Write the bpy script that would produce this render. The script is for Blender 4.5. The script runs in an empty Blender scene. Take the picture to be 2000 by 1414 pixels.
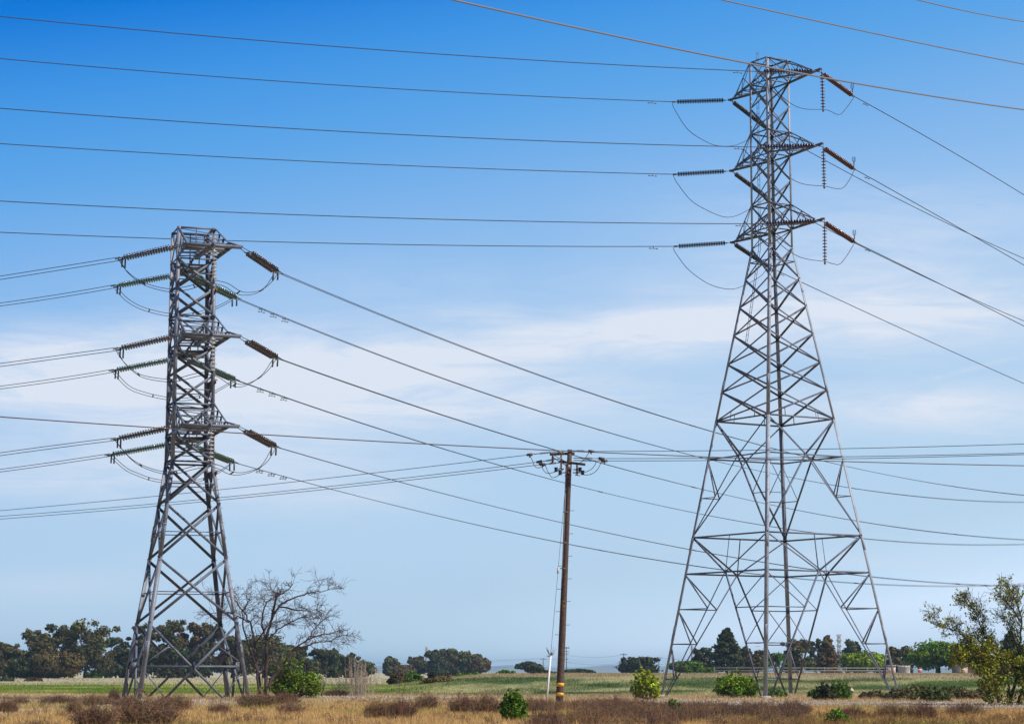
import bpy, math, random
import numpy as np
from mathutils import Vector, Matrix
R = math.radians
rng = np.random.default_rng(7)
random.seed(7)
S = bpy.context.scene
COL = S.collection

# ------------------------------------------------------------------ camera, sky, sun, exposure
F, CU, CV, HZ, EYE = 4500., 1000., 707., 1312., 1.6
PITCH = math.atan((HZ - CV) / F)
cp, sp = math.cos(PITCH), math.sin(PITCH)
cam = bpy.data.objects.new('camera', bpy.data.cameras.new('camera'))
COL.objects.link(cam)
cam.location = (0, 0, EYE)
cam.rotation_euler = (R(90) + PITCH, 0, 0)
cam.data.sensor_width = 36.
cam.data.lens = F / 2000. * 36.
cam.data.clip_start = 0.5
cam.data.clip_end = 30000
S.camera = cam
S.view_settings.view_transform = 'Standard'
S.view_settings.look = 'None'
S.view_settings.exposure = 0.0
S.view_settings.gamma = 1.0

SUN_DIR = Vector((0.62, -0.24, 0.74)).normalized()
sun_el = math.asin(SUN_DIR.z)
sun_az = math.atan2(SUN_DIR.x, SUN_DIR.y)
sd = bpy.data.lights.new('sun', 'SUN')
sd.energy = 5.0
sd.use_shadow = True
sd.angle = R(0.5)
sd.color = (1.0, 0.95, 0.87)
sun = bpy.data.objects.new('sun', sd)
COL.objects.link(sun)
sun.rotation_euler = SUN_DIR.to_track_quat('Z', 'Y').to_euler()
sun.location = (60, -40, 80)

W = bpy.data.worlds.new('World')
S.world = W
W.use_nodes = True
nt = W.node_tree
nt.nodes.clear()


def N(t, **k):
    n = nt.nodes.new(t)
    for a, b in k.items():
        setattr(n, a, b)
    return n


def wmath(op, a, b=None, c=None, clamp=False):
    n = N('ShaderNodeMath', operation=op)
    n.use_clamp = clamp
    for i, v in enumerate((a, b, c)):
        if v is None:
            continue
        if isinstance(v, (int, float)):
            n.inputs[i].default_value = v
        else:
            nt.links.new(v, n.inputs[i])
    return n.outputs[0]


L = nt.links.new
out = N('ShaderNodeOutputWorld')
bg = N('ShaderNodeBackground')
bg.inputs['Strength'].default_value = 0.1
L(bg.outputs[0], out.inputs['Surface'])
sky = N('ShaderNodeTexSky', sky_type='NISHITA')
sky.sun_disc = False
sky.sun_elevation = sun_el
sky.sun_rotation = sun_az
sky.altitude = 10
sky.air_density = 1.0
sky.dust_density = 0.6
sky.ozone_density = 2.0
tc = N('ShaderNodeTexCoord')
sx = N('ShaderNodeSeparateXYZ')
L(tc.outputs['Generated'], sx.inputs[0])
dx, dy, dz = sx.outputs
yy = wmath('MAXIMUM', dy, 0.05)
az = wmath('DIVIDE', dx, yy)          # tangent of the bearing from north
el = wmath('DIVIDE', dz, yy)
# clear sky: deep blue up high and away from the sun, pale towards the horizon
s_ = wmath('MULTIPLY_ADD', dx, -0.17, dz)
ramp = N('ShaderNodeValToRGB')
cr = ramp.color_ramp
pts = [(0.0, (.72, .90, 1.12)), (.014, (.57, .775, .98)), (.035, (.49, .68, .885)), (.07, (.455, .665, .89)), (.13, (.38, .60, .885)), (.165, (.31, .545, .875)), (.20, (.225, .475, .855)),
       (.24, (.11, .385, .825)), (.275, (.05, .305, .795)), (.31, (.0, .19, .70)), (.36, (.0, .13, .58)), (.46, (.012, .075, .33)), (1.0, (.016, .055, .19))]
cr.elements[0].position = pts[0][0]
cr.elements[0].color = (*pts[0][1], 1)
cr.elements[1].position = pts[-1][0]
cr.elements[1].color = (*pts[-1][1], 1)
for p_, c_ in pts[1:-1]:
    e = cr.elements.new(p_)
    e.color = (*c_, 1)
L(s_, ramp.inputs[0])
up = N('ShaderNodeVectorMath', operation='SCALE')
L(ramp.outputs[0], up.inputs[0])
up.inputs['Scale'].default_value = 10.0
mx = N('ShaderNodeMix', data_type='RGBA')
mx.inputs[0].default_value = 0.98
L(sky.outputs[0], mx.inputs[6])
L(up.outputs[0], mx.inputs[7])
# thin cirrus: soft banks, each a blurred ellipse of bearing/elevation broken up by stretched noise
cv = N('ShaderNodeCombineXYZ')
L(az, cv.inputs[0])
L(el, cv.inputs[1])


def noise(scale, sxy, det, rough, dist=0.0, off=(0, 0, 0), rot=0.0):
    mp = N('ShaderNodeMapping')
    mp.inputs['Scale'].default_value = (sxy[0], sxy[1], 1)
    mp.inputs['Location'].default_value = off
    mp.inputs['Rotation'].default_value = (0, 0, rot)
    L(cv.outputs[0], mp.inputs[0])
    n = N('ShaderNodeTexNoise')
    n.inputs['Scale'].default_value = scale
    n.inputs['Detail'].default_value = det
    n.inputs['Roughness'].default_value = rough
    n.inputs['Distortion'].default_value = dist
    L(mp.outputs[0], n.inputs[0])
    return n.outputs[0]


n_big = noise(6.0, (1.0, 3.2), 6, .58, .4, (3.1, .7, 0), .08)
n_fine = noise(15.0, (.8, 5.0), 9, .68, 1.1, (1.3, 4.4, 0), -.06)


def bank(u, v, wu, wv, amp, tilt=0.0):
    a0, e0 = (u - CU) / F, (HZ - v) / F
    da = wmath('SUBTRACT', az, a0)
    de = wmath('MULTIPLY_ADD', da, -tilt, wmath('SUBTRACT', el, e0))
    q = wmath('ADD', wmath('POWER', wmath('ABSOLUTE', wmath('DIVIDE', da, wu / F)), 2.0),
              wmath('POWER', wmath('ABSOLUTE', wmath('DIVIDE', de, wv / F)), 2.0))
    return wmath('MULTIPLY', wmath('EXPONENT', wmath('MULTIPLY', q, -1.0)), amp)


tot = None
for b in [(60, 672, 360, 50, .55, .05), (560, 755, 420, 100, 1.05, .0), (120, 750, 420, 60, .65, .0), (800, 690, 520, 55, .62, .04),
          (1230, 655, 330, 45, .95, .10), (930, 610, 110, 18, .45, .0), (1080, 790, 420, 60, .60, .0), (1750, 625, 360, 70, .85, .02),
          (1850, 805, 300, 50, .65, .0), (1700, 790, 250, 30, .36, .0), (1000, 560, 700, 60, .18, .0), (1750, 470, 500, 130, .38, .0), (150, 920, 420, 70, .75, .0),
          (560, 950, 300, 60, .42, .0), (1700, 1100, 170, 10, .30, -.08), (1900, 722, 120, 5, .22, .26), (100, 1150, 300, 30, .2, .0), (1900, 1090, 200, 30, .15, 0.)]:
    k = bank(*b)
    tot = k if tot is None else wmath('ADD', tot, k)
brk = wmath('MULTIPLY_ADD', n_big, 1.9, -.12, True)
brk2 = wmath('MULTIPLY_ADD', n_fine, 2.3, -.22)
cl = wmath('MULTIPLY', wmath('MULTIPLY', tot, brk), brk2)
veil = wmath('MULTIPLY', wmath('MULTIPLY_ADD', n_big, .5, -.17, True), wmath('SMOOTH_MAX', wmath('MULTIPLY_ADD', el, -4.2, .95, True), 0.0, .01))
cl = wmath('MINIMUM', wmath('ADD', cl, veil), .93)
cl = wmath('MAXIMUM', cl, 0.0)
mc = N('ShaderNodeMix', data_type='RGBA')
L(cl, mc.inputs[0])
L(mx.outputs[2], mc.inputs[6])
mc.inputs[7].default_value = (7.6, 8.2, 9.3, 1)
# unseen sky behind the camera, dimmed to weaken the fill light
bk = N('ShaderNodeMapRange')
bk.inputs[1].default_value = -.6
bk.inputs[2].default_value = .3
bk.inputs[3].default_value = .55
bk.inputs[4].default_value = 1.
L(dy, bk.inputs[0])
bs = N('ShaderNodeVectorMath', operation='SCALE')
L(mc.outputs[2], bs.inputs[0])
L(bk.outputs[0], bs.inputs['Scale'])
L(bs.outputs[0], bg.inputs['Color'])


# ------------------------------------------------------------------ measuring helpers
def at(u, v, Y):
    """world point seen at photo pixel (u, v) that lies Y metres north of the camera"""
    a, b = (u - CU) / F, (CV - v) / F
    D = np.array([a, cp - b * sp, sp + b * cp])
    return np.array([0, 0, EYE]) + D * (Y / D[1])


def hit(P0, dr, u, v):
    """point in the vertical plane through P0 with heading dr seen at (u, v)"""
    a, b = (u - CU) / F, (CV - v) / F
    D = np.array([a, cp - b * sp, sp + b * cp])
    k = (P0[0] * dr[1] - P0[1] * dr[0]) / (D[0] * dr[1] - D[1] * dr[0])
    return np.array([0, 0, EYE]) + D * k


def smooth(a, b, x):
    t = np.clip((x - a) / (b - a), 0, 1)
    return t * t * (3 - 2 * t)


def vnoise(x, y, seed=0):
    x = np.asarray(x, float)
    y = np.asarray(y, float)
    v = np.zeros_like(x)
    r = np.random.default_rng(seed)
    for o in range(4):
        for _ in range(3):
            a = r.uniform(0, 6.28)
            f = (2 ** o)
            v = v + np.sin((x * math.cos(a) + y * math.sin(a)) * f + r.uniform(0, 6.28)) / f / 4
    return v


def ground_z(x, y):
    x = np.asarray(x, float)
    y = np.asarray(y, float)
    lev = smooth(-15, -1, x - .0 * y) * 1.22 * smooth(158, 205, y) + .10 * smooth(120, 160, y)
    lev = lev + .38 * smooth(240, 420, y) * (1 - smooth(-15, -1, x))
    far = smooth(230, 700, y)
    n = vnoise(x / 6, y / 9, 3) * .07 * (1 - far) * smooth(20, 60, y)
    n = n + vnoise(x / 3.5, y / 5, 8) * .11 * smooth(160, 190, y) * (1 - smooth(240, 330, y))
    return lev + n - .25 * smooth(900, 3000, y)


# ------------------------------------------------------------------ materials
def mat(name, color, rough=.6, metal=0.0, nscale=None, namp=.25, attr=False, coat=0., bump=0., spec=.5, trans=0.):
    m = bpy.data.materials.new(name)
    m.use_nodes = True
    t = m.node_tree
    b = t.nodes['Principled BSDF']
    b.inputs['Roughness'].default_value = rough
    b.inputs['Metallic'].default_value = metal
    b.inputs['Specular IOR Level'].default_value = spec
    if coat:
        b.inputs['Coat Weight'].default_value = coat
    src = None
    if attr:
        a = t.nodes.new('ShaderNodeAttribute')
        a.attribute_name = 'tint'
        src = a.outputs['Color']
    if nscale:
        tcn = t.nodes.new('ShaderNodeTexCoord')
        n = t.nodes.new('ShaderNodeTexNoise')
        n.inputs['Scale'].default_value = nscale
        n.inputs['Detail'].default_value = 5
        n.inputs['Roughness'].default_value = .65
        t.links.new(tcn.outputs['Object'], n.inputs[0])
        mr = t.nodes.new('ShaderNodeMapRange')
        mr.inputs[1].default_value = .3
        mr.inputs[2].default_value = .7
        mr.inputs[3].default_value = 1 - namp
        mr.inputs[4].default_value = 1 + namp
        t.links.new(n.outputs[0], mr.inputs[0])
        v = t.nodes.new('ShaderNodeVectorMath')
        v.operation = 'SCALE'
        if src:
            t.links.new(src, v.inputs[0])
        else:
            v.inputs[0].default_value = color
        t.links.new(mr.outputs[0], v.inputs['Scale'])
        src = v.outputs[0]
        if bump:
            bp = t.nodes.new('ShaderNodeBump')
            bp.inputs['Strength'].default_value = bump
            t.links.new(n.outputs[0], bp.inputs['Height'])
            t.links.new(bp.outputs[0], b.inputs['Normal'])
    if src:
        t.links.new(src, b.inputs['Base Color'])
    else:
        b.inputs['Base Color'].default_value = (*color, 1)
    if trans:
        tr = t.nodes.new('ShaderNodeBsdfTranslucent')
        mxs = t.nodes.new('ShaderNodeMixShader')
        mxs.inputs[0].default_value = trans
        if src:
            t.links.new(src, tr.inputs[0])
        else:
            tr.inputs[0].default_value = (*color, 1)
        t.links.new(b.outputs[0], mxs.inputs[1])
        t.links.new(tr.outputs[0], mxs.inputs[2])
        t.links.new(mxs.outputs[0], t.nodes['Material Output'].inputs['Surface'])
    return m


M = {}
M['steel'] = mat('galvanised_steel', (.12, .13, .175), .5, 0, 1.3, .35, spec=.35)
M['steel2'] = mat('dull_galvanised_steel', (.118, .128, .168), .5, 0, 1.1, .35, spec=.35)
M['legsteel'] = mat('sunlit_leg_steel', (.305, .33, .39), .45, 0, 1.3, .25, spec=.4)  # same steel as the bracing; sunlight on the legs is put into the colour
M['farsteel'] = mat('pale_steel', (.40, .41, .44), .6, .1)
M['wire'] = mat('aluminium_wire', (.03, .03, .045), .6, 0)
M['bigwire'] = mat('bright_aluminium_wire', (.19, .205, .25), .45, .1)
M['cable'] = mat('cable_jacket', (.07, .04, .05), .5)
M['fitting'] = mat('steel_fitting', (.09, .09, .10), .5, .2)
M['brown'] = mat('brown_porcelain', (.085, .022, .010), .18, 0, None, coat=.3)
M['maroon'] = mat('maroon_porcelain', (.11, .022, .014), .22, 0, None, coat=.3)
M['navy'] = mat('dark_porcelain', (.022, .022, .032), .25, 0, None)
M['chest'] = mat('weathered_brown_porcelain', (.058, .036, .034), .16, 0, None, coat=.5)
M['gglass'] = mat('green_glass_insulator', (.055, .115, .085), .12, 0, None, coat=.5)
M['white'] = mat('grey_white_porcelain', (.52, .52, .54), .2, 0, None)
M['rust'] = mat('rusty_plate', (.24, .14, .05), .8, 0, 6, .35)
M['wood'] = mat('creosoted_wood', (.092, .056, .046), .85, 0, 8, .6, bump=.5)
M['darkwood'] = mat('dark_crossarm_wood', (.035, .03, .035), .8, 0, 5, .3)
M['conduit'] = mat('grey_conduit', (.20, .17, .17), .6)
M['yellow'] = mat('yellow_band_paint', (.75, .40, .02), .6)
M['tag'] = mat('yellow_tag', (.55, .36, .03), .6)
M['whitep'] = mat('white_plastic', (.72, .72, .72), .5)
M['red'] = mat('red_sign_paint', (.55, .06, .06), .5)
M['blue'] = mat('blue_sign_paint', (.06, .14, .42), .5)
M['conc'] = mat('concrete', (.42, .40, .37), .9, 0, 3, .2)
M['leaf'] = mat('leaves', (0, 0, 0), .7, attr=True, spec=.10, trans=.12)
M['grass'] = mat('grass_blades', (0, 0, 0), .7, attr=True, spec=.15, trans=.25)
M['twig'] = mat('dry_twigs', (0, 0, 0), .9, attr=True, spec=.1)
M['bark'] = mat('bark', (.11, .085, .075), .9, 0, 3, .35)
M['palebark'] = mat('pale_bark', (.30, .24, .19), .9, 0, 3, .35)
M['redbark'] = mat('reddish_bark', (.080, .050, .050), .9, 0, 3, .4)
M['stone'] = mat('gravel_stones', (0, 0, 0), .9, attr=True, spec=.2)
M['rock'] = mat('pale_boulder', (.55, .45, .38), .9, 0, 4, .2)
M['hill'] = mat('far_hill_scrub', (.24, .25, .22), .95, 0, .004, .3)
M['plaster'] = mat('pinkish_plaster', (.62, .48, .40), .85, 0, 1.5, .15)
M['roofing'] = mat('dark_roof_felt', (.07, .065, .07), .9, 0, 2, .2)
M['glass'] = mat('window_glass', (.04, .05, .07), .1)
M['tank'] = mat('painted_tank', (.50, .48, .50), .6, 0, 1.5, .15)
M['fence'] = mat('fence_paint', (.20, .19, .18), .8)
M['redpost'] = mat('rust_red_paint', (.22, .07, .04), .7)

mg = mat('ground_soil', (0, 0, 0), .95, attr=True, nscale=1.7, namp=.35, bump=.3, spec=.1)
M['ground'] = mg


# ------------------------------------------------------------------ mesh helpers
class MB:
    def __init__(s):
        s.V, s.Q, s.T, s.C, s.n = [], [], [], [], 0

    def add(s, V, Q=None, T=None, c=None):
        V = np.asarray(V, float).reshape(-1, 3)
        if Q is not None and len(Q):
            s.Q.append(np.asarray(Q, int).reshape(-1, 4) + s.n)
        if T is not None and len(T):
            s.T.append(np.asarray(T, int).reshape(-1, 3) + s.n)
        s.V.append(V)
        if c is not None:
            c = np.asarray(c, float)
            if c.ndim == 1:
                c = np.tile(c, (len(V), 1))
            s.C.append(c)
        s.n += len(V)

    def mesh(s, name, m, smooth_=False):
        me = bpy.data.meshes.new(name)
        V = np.concatenate(s.V) if s.V else np.zeros((0, 3))
        Q = np.concatenate(s.Q) if s.Q else np.zeros((0, 4), int)
        T = np.concatenate(s.T) if s.T else np.zeros((0, 3), int)
        me.vertices.add(len(V))
        me.vertices.foreach_set('co', V.ravel().astype(np.float32))
        nl = len(Q) * 4 + len(T) * 3
        me.loops.add(nl)
        me.loops.foreach_set('vertex_index', np.concatenate([Q.ravel(), T.ravel()]).astype(np.int32))
        me.polygons.add(len(Q) + len(T))
        st = np.concatenate([np.arange(len(Q)) * 4, len(Q) * 4 + np.arange(len(T)) * 3])
        me.polygons.foreach_set('loop_start', st.astype(np.int32))
        if smooth_:
            me.polygons.foreach_set('use_smooth', np.ones(len(st), bool))
        me.update(calc_edges=True)
        if s.C:
            C = np.concatenate(s.C)
            a = me.attributes.new('tint', 'FLOAT_COLOR', 'POINT')
            a.data.foreach_set('color', np.c_[C, np.ones(len(C))].ravel().astype(np.float32))
        me.materials.append(m)
        return me

    def build(s, name, m, parent=None, smooth_=False):
        o = bpy.data.objects.new(name, s.mesh(name, m, smooth_))
        COL.objects.link(o)
        if parent:
            o.parent = parent
        return o


def tag(o, label=None, cat=None, group=None, kind=None):
    if label:
        o['label'] = label
    if cat:
        o['category'] = cat
    if group:
        o['group'] = group
    if kind:
        o['kind'] = kind
    return o


def empty(name, loc, label=None, cat=None, group=None, rz=0.):
    o = bpy.data.objects.new(name, None)
    COL.objects.link(o)
    o.empty_display_size = .3
    o.location = loc
    o.rotation_euler = (0, 0, rz)
    return tag(o, label, cat, group)


def unit(v):
    v = np.asarray(v, float)
    return v / (np.linalg.norm(v) + 1e-12)


def box(m, lo, hi, c=None):
    x0, y0, z0 = lo
    x1, y1, z1 = hi
    V = [(x0, y0, z0), (x1, y0, z0), (x1, y1, z0), (x0, y1, z0), (x0, y0, z1), (x1, y0, z1), (x1, y1, z1), (x0, y1, z1)]
    m.add(V, [(0, 3, 2, 1), (4, 5, 6, 7), (0, 1, 5, 4), (1, 2, 6, 5), (2, 3, 7, 6), (3, 0, 4, 7)], c=c)


def bar(m, p, q, w, h=None, hint=(0, 0, 1), c=None):
    """rectangular bar between two points"""
    h = h or w
    p, q = np.asarray(p, float), np.asarray(q, float)
    d = unit(q - p)
    a = np.cross(d, hint)
    if np.linalg.norm(a) < 1e-3:
        a = np.cross(d, (1, 0, 0))
    a = unit(a) * w / 2
    b = unit(np.cross(a, d)) * h / 2
    V = [p - a - b, p + a - b, p + a + b, p - a + b, q - a - b, q + a - b, q + a + b, q - a + b]
    m.add(V, [(0, 3, 2, 1), (4, 5, 6, 7), (0, 1, 5, 4), (1, 2, 6, 5), (2, 3, 7, 6), (3, 0, 4, 7)], c=c)


def lsec(m, p, q, f1, f2, w, t):
    """steel angle: corner line p-q, flanges along f1 and f2"""
    p, q = np.asarray(p, float), np.asarray(q, float)
    f1, f2 = np.asarray(f1, float), np.asarray(f2, float)
    prof = [(0, 0), (w, 0), (w, t), (t, t), (t, w), (0, w)]
    V = [e + f1 * a + f2 * b for e in (p, q) for a, b in prof]
    Q = [(i, (i + 1) % 6, 6 + (i + 1) % 6, 6 + i) for i in range(6)]
    Q += [(0, 3, 2, 1), (0, 5, 4, 3), (6, 7, 8, 9), (6, 9, 10, 11)]
    m.add(V, Q)


def brace(m, p, q, n, w, lay=0, inset=.03):
    """angle bracing lying in a face with outward normal n"""
    p, q = np.asarray(p, float), np.asarray(q, float)
    d = unit(q - p)
    n = unit(n - d * np.dot(n, d))
    f1 = np.cross(n, d)
    if f1[2] > 0:
        f1 = -f1
    t = max(.010, w * .12)
    off = -n * (inset + lay * (t + .004)) - f1 * w / 2
    lsec(m, p + off, q + off, f1, -n, w, t)


def tube(m, pts, r, sides=6, c=None, cap=True):
    pts = np.asarray(pts, float)
    n = len(pts)
    r = np.broadcast_to(np.asarray(r, float), (n,))
    tg = np.gradient(pts, axis=0)
    tg /= np.linalg.norm(tg, axis=1)[:, None] + 1e-12
    ref = np.array([0, 0, 1.]) if abs(tg[:, 2]).mean() < .8 else np.array([1., 0, 0])
    a = np.cross(tg, ref)
    a /= np.linalg.norm(a, axis=1)[:, None] + 1e-12
    b = np.cross(a, tg)
    th = np.arange(sides) * 2 * math.pi / sides
    V = (pts[:, None] + r[:, None, None] * (a[:, None] * np.cos(th)[None, :, None] + b[:, None] * np.sin(th)[None, :, None])).reshape(-1, 3)
    i = np.arange(n - 1)[:, None] * sides
    k = np.arange(sides)[None]
    k2 = (k + 1) % sides
    Q = np.stack([i + k, i + k2, i + sides + k2, i + sides + k], -1).reshape(-1, 4)
    T = []
    if cap and sides >= 3:
        for j in range(1, sides - 1):
            T.append((0, j + 1, j))
            T.append(((n - 1) * sides, (n - 1) * sides + j, (n - 1) * sides + j + 1))
    m.add(V, Q, T, c)


def lathe(m, prof, sides, axis='x', c=None):
    prof = np.asarray(prof, float)
    th = np.arange(sides) * 2 * math.pi / sides
    n = len(prof)
    if axis == 'x':
        V = np.stack([np.repeat(prof[:, 0], sides), np.outer(prof[:, 1], np.cos(th)).ravel(), np.outer(prof[:, 1], np.sin(th)).ravel()], 1)
    else:
        V = np.stack([np.outer(prof[:, 1], np.cos(th)).ravel(), np.outer(prof[:, 1], np.sin(th)).ravel(), np.repeat(prof[:, 0], sides)], 1)
    i = np.arange(n - 1)[:, None] * sides
    k = np.arange(sides)[None]
    k2 = (k + 1) % sides
    Q = np.stack([i + k, i + k2, i + sides + k2, i + sides + k], -1).reshape(-1, 4)
    T = []
    for j in range(1, sides - 1):
        T += [(0, j + 1, j), ((n - 1) * sides, (n - 1) * sides + j, (n - 1) * sides + j + 1)]
    m.add(V, Q, T, c)


def catmull(P, k=8):
    P = np.asarray(P, float)
    P = np.vstack([2 * P[0] - P[1], P, 2 * P[-1] - P[-2]])
    o = []
    for i in range(1, len(P) - 2):
        for t in np.linspace(0, 1, k, endpoint=False):
            a, b, c, d = P[i - 1:i + 3]
            o.append(.5 * ((2 * b) + (-a + c) * t + (2 * a - 5 * b + 4 * c - d) * t * t + (-a + 3 * b - 3 * c + d) * t ** 3))
    o.append(P[-2])
    return np.array(o)


# ------------------------------------------------------------------ the ground
def lerp3(a, b, t):
    return np.asarray(a)[None] * (1 - t)[:, None] + np.asarray(b)[None] * t[:, None]


GOLD, OLIVE, STRAW, GREEN, DKGREEN, PALE, SOIL, STONE = ((.68, .45, .19), (.44, .36, .09), (.61, .47, .28), (.165, .235, .030), (.075, .125, .030),
                                                       (.50, .44, .28), (.26, .175, .10), (.40, .365, .33))


def gravel_mask(x, y):
    yc = 119 - (x - 12) * .75
    a = smooth(5, 9, x) * (.55 + .45 * smooth(-.5, .3, vnoise(x / 2.2, y / 2.5, 24))) * (1 - smooth(6.5, 10.5, np.abs(y - yc) + vnoise(x / 2, y / 3, 21) * 2.))
    for cx, cy, rx, ry in ((-17, 117, 5, 9), (-25, 88, 7, 3.5), (-12, 139, 5, 4), (-20, 100, 6, 3), (-7, 136, 5, 3)):
        a = np.maximum(a, .5 * (1 - smooth(.5, 1.1, np.hypot((x - cx) / rx, (y - cy) / ry) + vnoise(x, y / 2, 22) * .3)))
    return a


def zone_colour(x, y):
    """colour of the plants that grow at a spot"""
    n1 = vnoise(x / 3, y / 5, 11)
    n2 = vnoise(x / 9 + 4, y / 14, 12)
    n3 = vnoise(x / 1.3, y / 2.2, 13)
    near = lerp3(GOLD, OLIVE, smooth(-.1, .75, n1 + .35 * n3 - .002 * (x * 0 + y - 80)))
    near = near * (1 - smooth(.25, .8, n2 + .4 * n3)[:, None] * .6) + np.array(GREEN) * (smooth(.25, .8, n2 + .4 * n3)[:, None] * .6)
    near = near * (1 - (smooth(100, 135, y) * .75)[:, None]) + np.array(STRAW) * (smooth(100, 135, y) * .75)[:, None]
    rt = smooth(-15, 0, x)
    j = n1 * 9 + n3 * 4
    # left: a flat green meadow with bleached grass behind; right: the green bank of a levee with a bleached crest
    lg = smooth(156, 166, y + j) * (1 - smooth(262, 300, y + j * 3))
    lp = smooth(265, 305, y + j * 3)
    gl = lerp3(np.array(GREEN), (.42, .40, .12), smooth(-.1, .7, vnoise(x / 5, y / 7, 17) + .4 * n3))
    left = near * (1 - lg - lp)[:, None] + gl * (lg * 1.1)[:, None] + np.array(PALE) * lp[:, None]
    rg = smooth(153, 161, y + j) * (1 - smooth(188, 200, y + j))
    rp = smooth(189, 201, y + j)
    n4 = vnoise(x / 2.0, y / 5.5, 15) * .8 + vnoise(x / 7, y / 4, 16) * .5
    mix = lerp3(DKGREEN, (.42, .39, .18), smooth(-.4, .6, n4 + n3 * .6))
    mix = mix * (1 - smooth(.2, .9, n2)[:, None] * .6) + np.array(GREEN) * (smooth(.2, .9, n2)[:, None] * .6)
    right = near * (1 - rg - rp)[:, None] + mix * rg[:, None] + np.array((.42, .34, .20)) * rp[:, None]
    return left * (1 - rt)[:, None] + right * rt[:, None]


ys = np.unique(np.concatenate([[-280, -120, -40, 0, 25, 40], np.arange(50, 250, 1.6), np.geomspace(250, 9000, 60)]))
xs = np.unique(np.concatenate([np.arange(-46, 46.1, 1.0), np.sign(np.arange(-30, 31)) * np.geomspace(50, 4900, 31)[np.abs(np.arange(-30, 31))]]))
gx, gy = np.meshgrid(xs, ys)
gxx, gyy = gx.ravel(), gy.ravel()
gm = gravel_mask(gxx, gyy)
zc = zone_colour(gxx, gyy)
far_ = smooth(140, 160, gyy)[:, None]
soil = zc * (.55 + .33 * far_) + np.array(SOIL) * .25 * (1 - far_)
gc = soil * (1 - gm)[:, None] + np.array(STONE) * gm[:, None] * .85
g = MB()
nx_ = len(xs)
ii = np.arange(len(ys) - 1)[:, None] * nx_ + np.arange(nx_ - 1)[None]
g.add(np.stack([gxx, gyy, ground_z(gxx, gyy)], 1), np.stack([ii, ii + 1, ii + nx_ + 1, ii + nx_], -1).reshape(-1, 4), c=gc)
tag(g.build('ground', M['ground'], smooth_=True), kind='structure')

# far hills across the bay
hm = MB()
hx = np.linspace(-3000, 3000, 301)
hu = 1000 + F * hx / 8800
prof = (14 + 12 * np.exp(-((hu - 745) / 45) ** 2) + 13 * np.exp(-((hu - 1000) / 75) ** 2) + 14 * np.exp(-((hu - 1195) / 70) ** 2) + 9 * np.exp(-((hu - 1330) / 60) ** 2)
        + 8 * np.exp(-((hu - 300) / 200) ** 2) + 8 * np.exp(-((hu - 1700) / 200) ** 2) + vnoise(hx / 60, hx * 0, 31) * 1.8)
rows = [(8200, -2.), (8400, .35), (8800, 1.), (8950, .8), (8990, -2.)]
V = []
for yv, k in rows:
    for x_, h_ in zip(hx, prof):
        V.append((x_, yv, h_ * k if k > 0 else -3.))
nh = len(hx)
ii = np.arange(len(rows) - 1)[:, None] * nh + np.arange(nh - 1)[None]
hm.add(V, np.stack([ii, ii + 1, ii + nh + 1, ii + nh], -1).reshape(-1, 4))
tag(hm.build('hills', M['hill'], smooth_=True), kind='structure')

# ------------------------------------------------------------------ lattice towers
def corner_fn(levels, z):
    zs = [l[0] for l in levels]
    as_ = [l[1] for l in levels]
    return float(np.interp(z, zs, as_))


CS = [(-1, -1), (1, -1), (1, 1), (-1, 1)]
FN = [(0, -1, 0), (1, 0, 0), (0, 1, 0), (-1, 0, 0)]


class Tower:
    def __init__(s, name, base, rz, levels, label):
        s.root = empty(name, base, label, 'transmission tower', 'lattice power towers', rz)
        s.lv = levels
        s.base = np.array(base)
        s.c, s.s = math.cos(rz), math.sin(rz)
        s.faces = [MB() for _ in range(4)]

    def world(s, p):
        x, y, z = p
        return s.base + np.array([s.c * x - s.s * y, s.s * x + s.c * y, z])

    def P(s, k, z):
        a = corner_fn(s.lv, z)
        return np.array([CS[k % 4][0] * a, CS[k % 4][1] * a, z])

    def Mid(s, f, z, t=.5):
        return s.P(f, z) * (1 - t) + s.P(f + 1, z) * t

    def b(s, f, p, q, w, lay=0):
        brace(s.faces[f], p, q, np.array(FN[f], float), w, lay)

    def xpanel(s, z1, z2, w, fs=range(4)):
        for f in fs:
            s.b(f, s.P(f, z1), s.P(f + 1, z2), w, 0)
            s.b(f, s.P(f + 1, z1), s.P(f, z2), w, 1)

    def horiz(s, z, w, fs=range(4)):
        for f in fs:
            s.b(f, s.P(f, z), s.P(f + 1, z), w, 2)

    def legs(s, w, t, mat_, bolts=()):
        zs = [l[0] for l in s.lv]
        for k in range(4):
            m = MB()
            f1 = np.array([-CS[k][0], 0, 0.])
            f2 = np.array([0, -CS[k][1], 0.])
            for i in range(len(zs) - 1):
                lsec(m, s.P(k, zs[i]), s.P(k, zs[i + 1]), f1, f2, w[i], t)
            # splice plates with bolt rows
            for zz in bolts:
                p0, p1 = s.P(k, zz - .45), s.P(k, zz + .45)
                o = -(f1 + f2) * .014
                lsec(m, p0 + o, p1 + o, f1, f2, w[0] * .9, .012)
                for j in range(7):
                    pb = s.P(k, zz - .38 + j * .126)
                    for fa, fb in ((f1, f2), (f2, f1)):
                        q = pb + fa * w[0] * .5 - fb * .04
                        bar(m, q - np.array([0, 0, .02]), q + np.array([0, 0, .02]), .045)
            if k == 1:
                for zz in np.arange(3, zs[-1] - .5, .42):
                    p0 = s.P(k, zz)
                    side = f1 if int(zz / .42) % 2 else f2
                    bar(m, p0 + side * .06, p0 + side * .06 - (f2 if side is f1 else f1) * .14, .02)
            m.build('leg', mat_, s.root)

    def finish(s, mat_):
        for m in s.faces:
            m.build('bracing', mat_, s.root)


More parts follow.
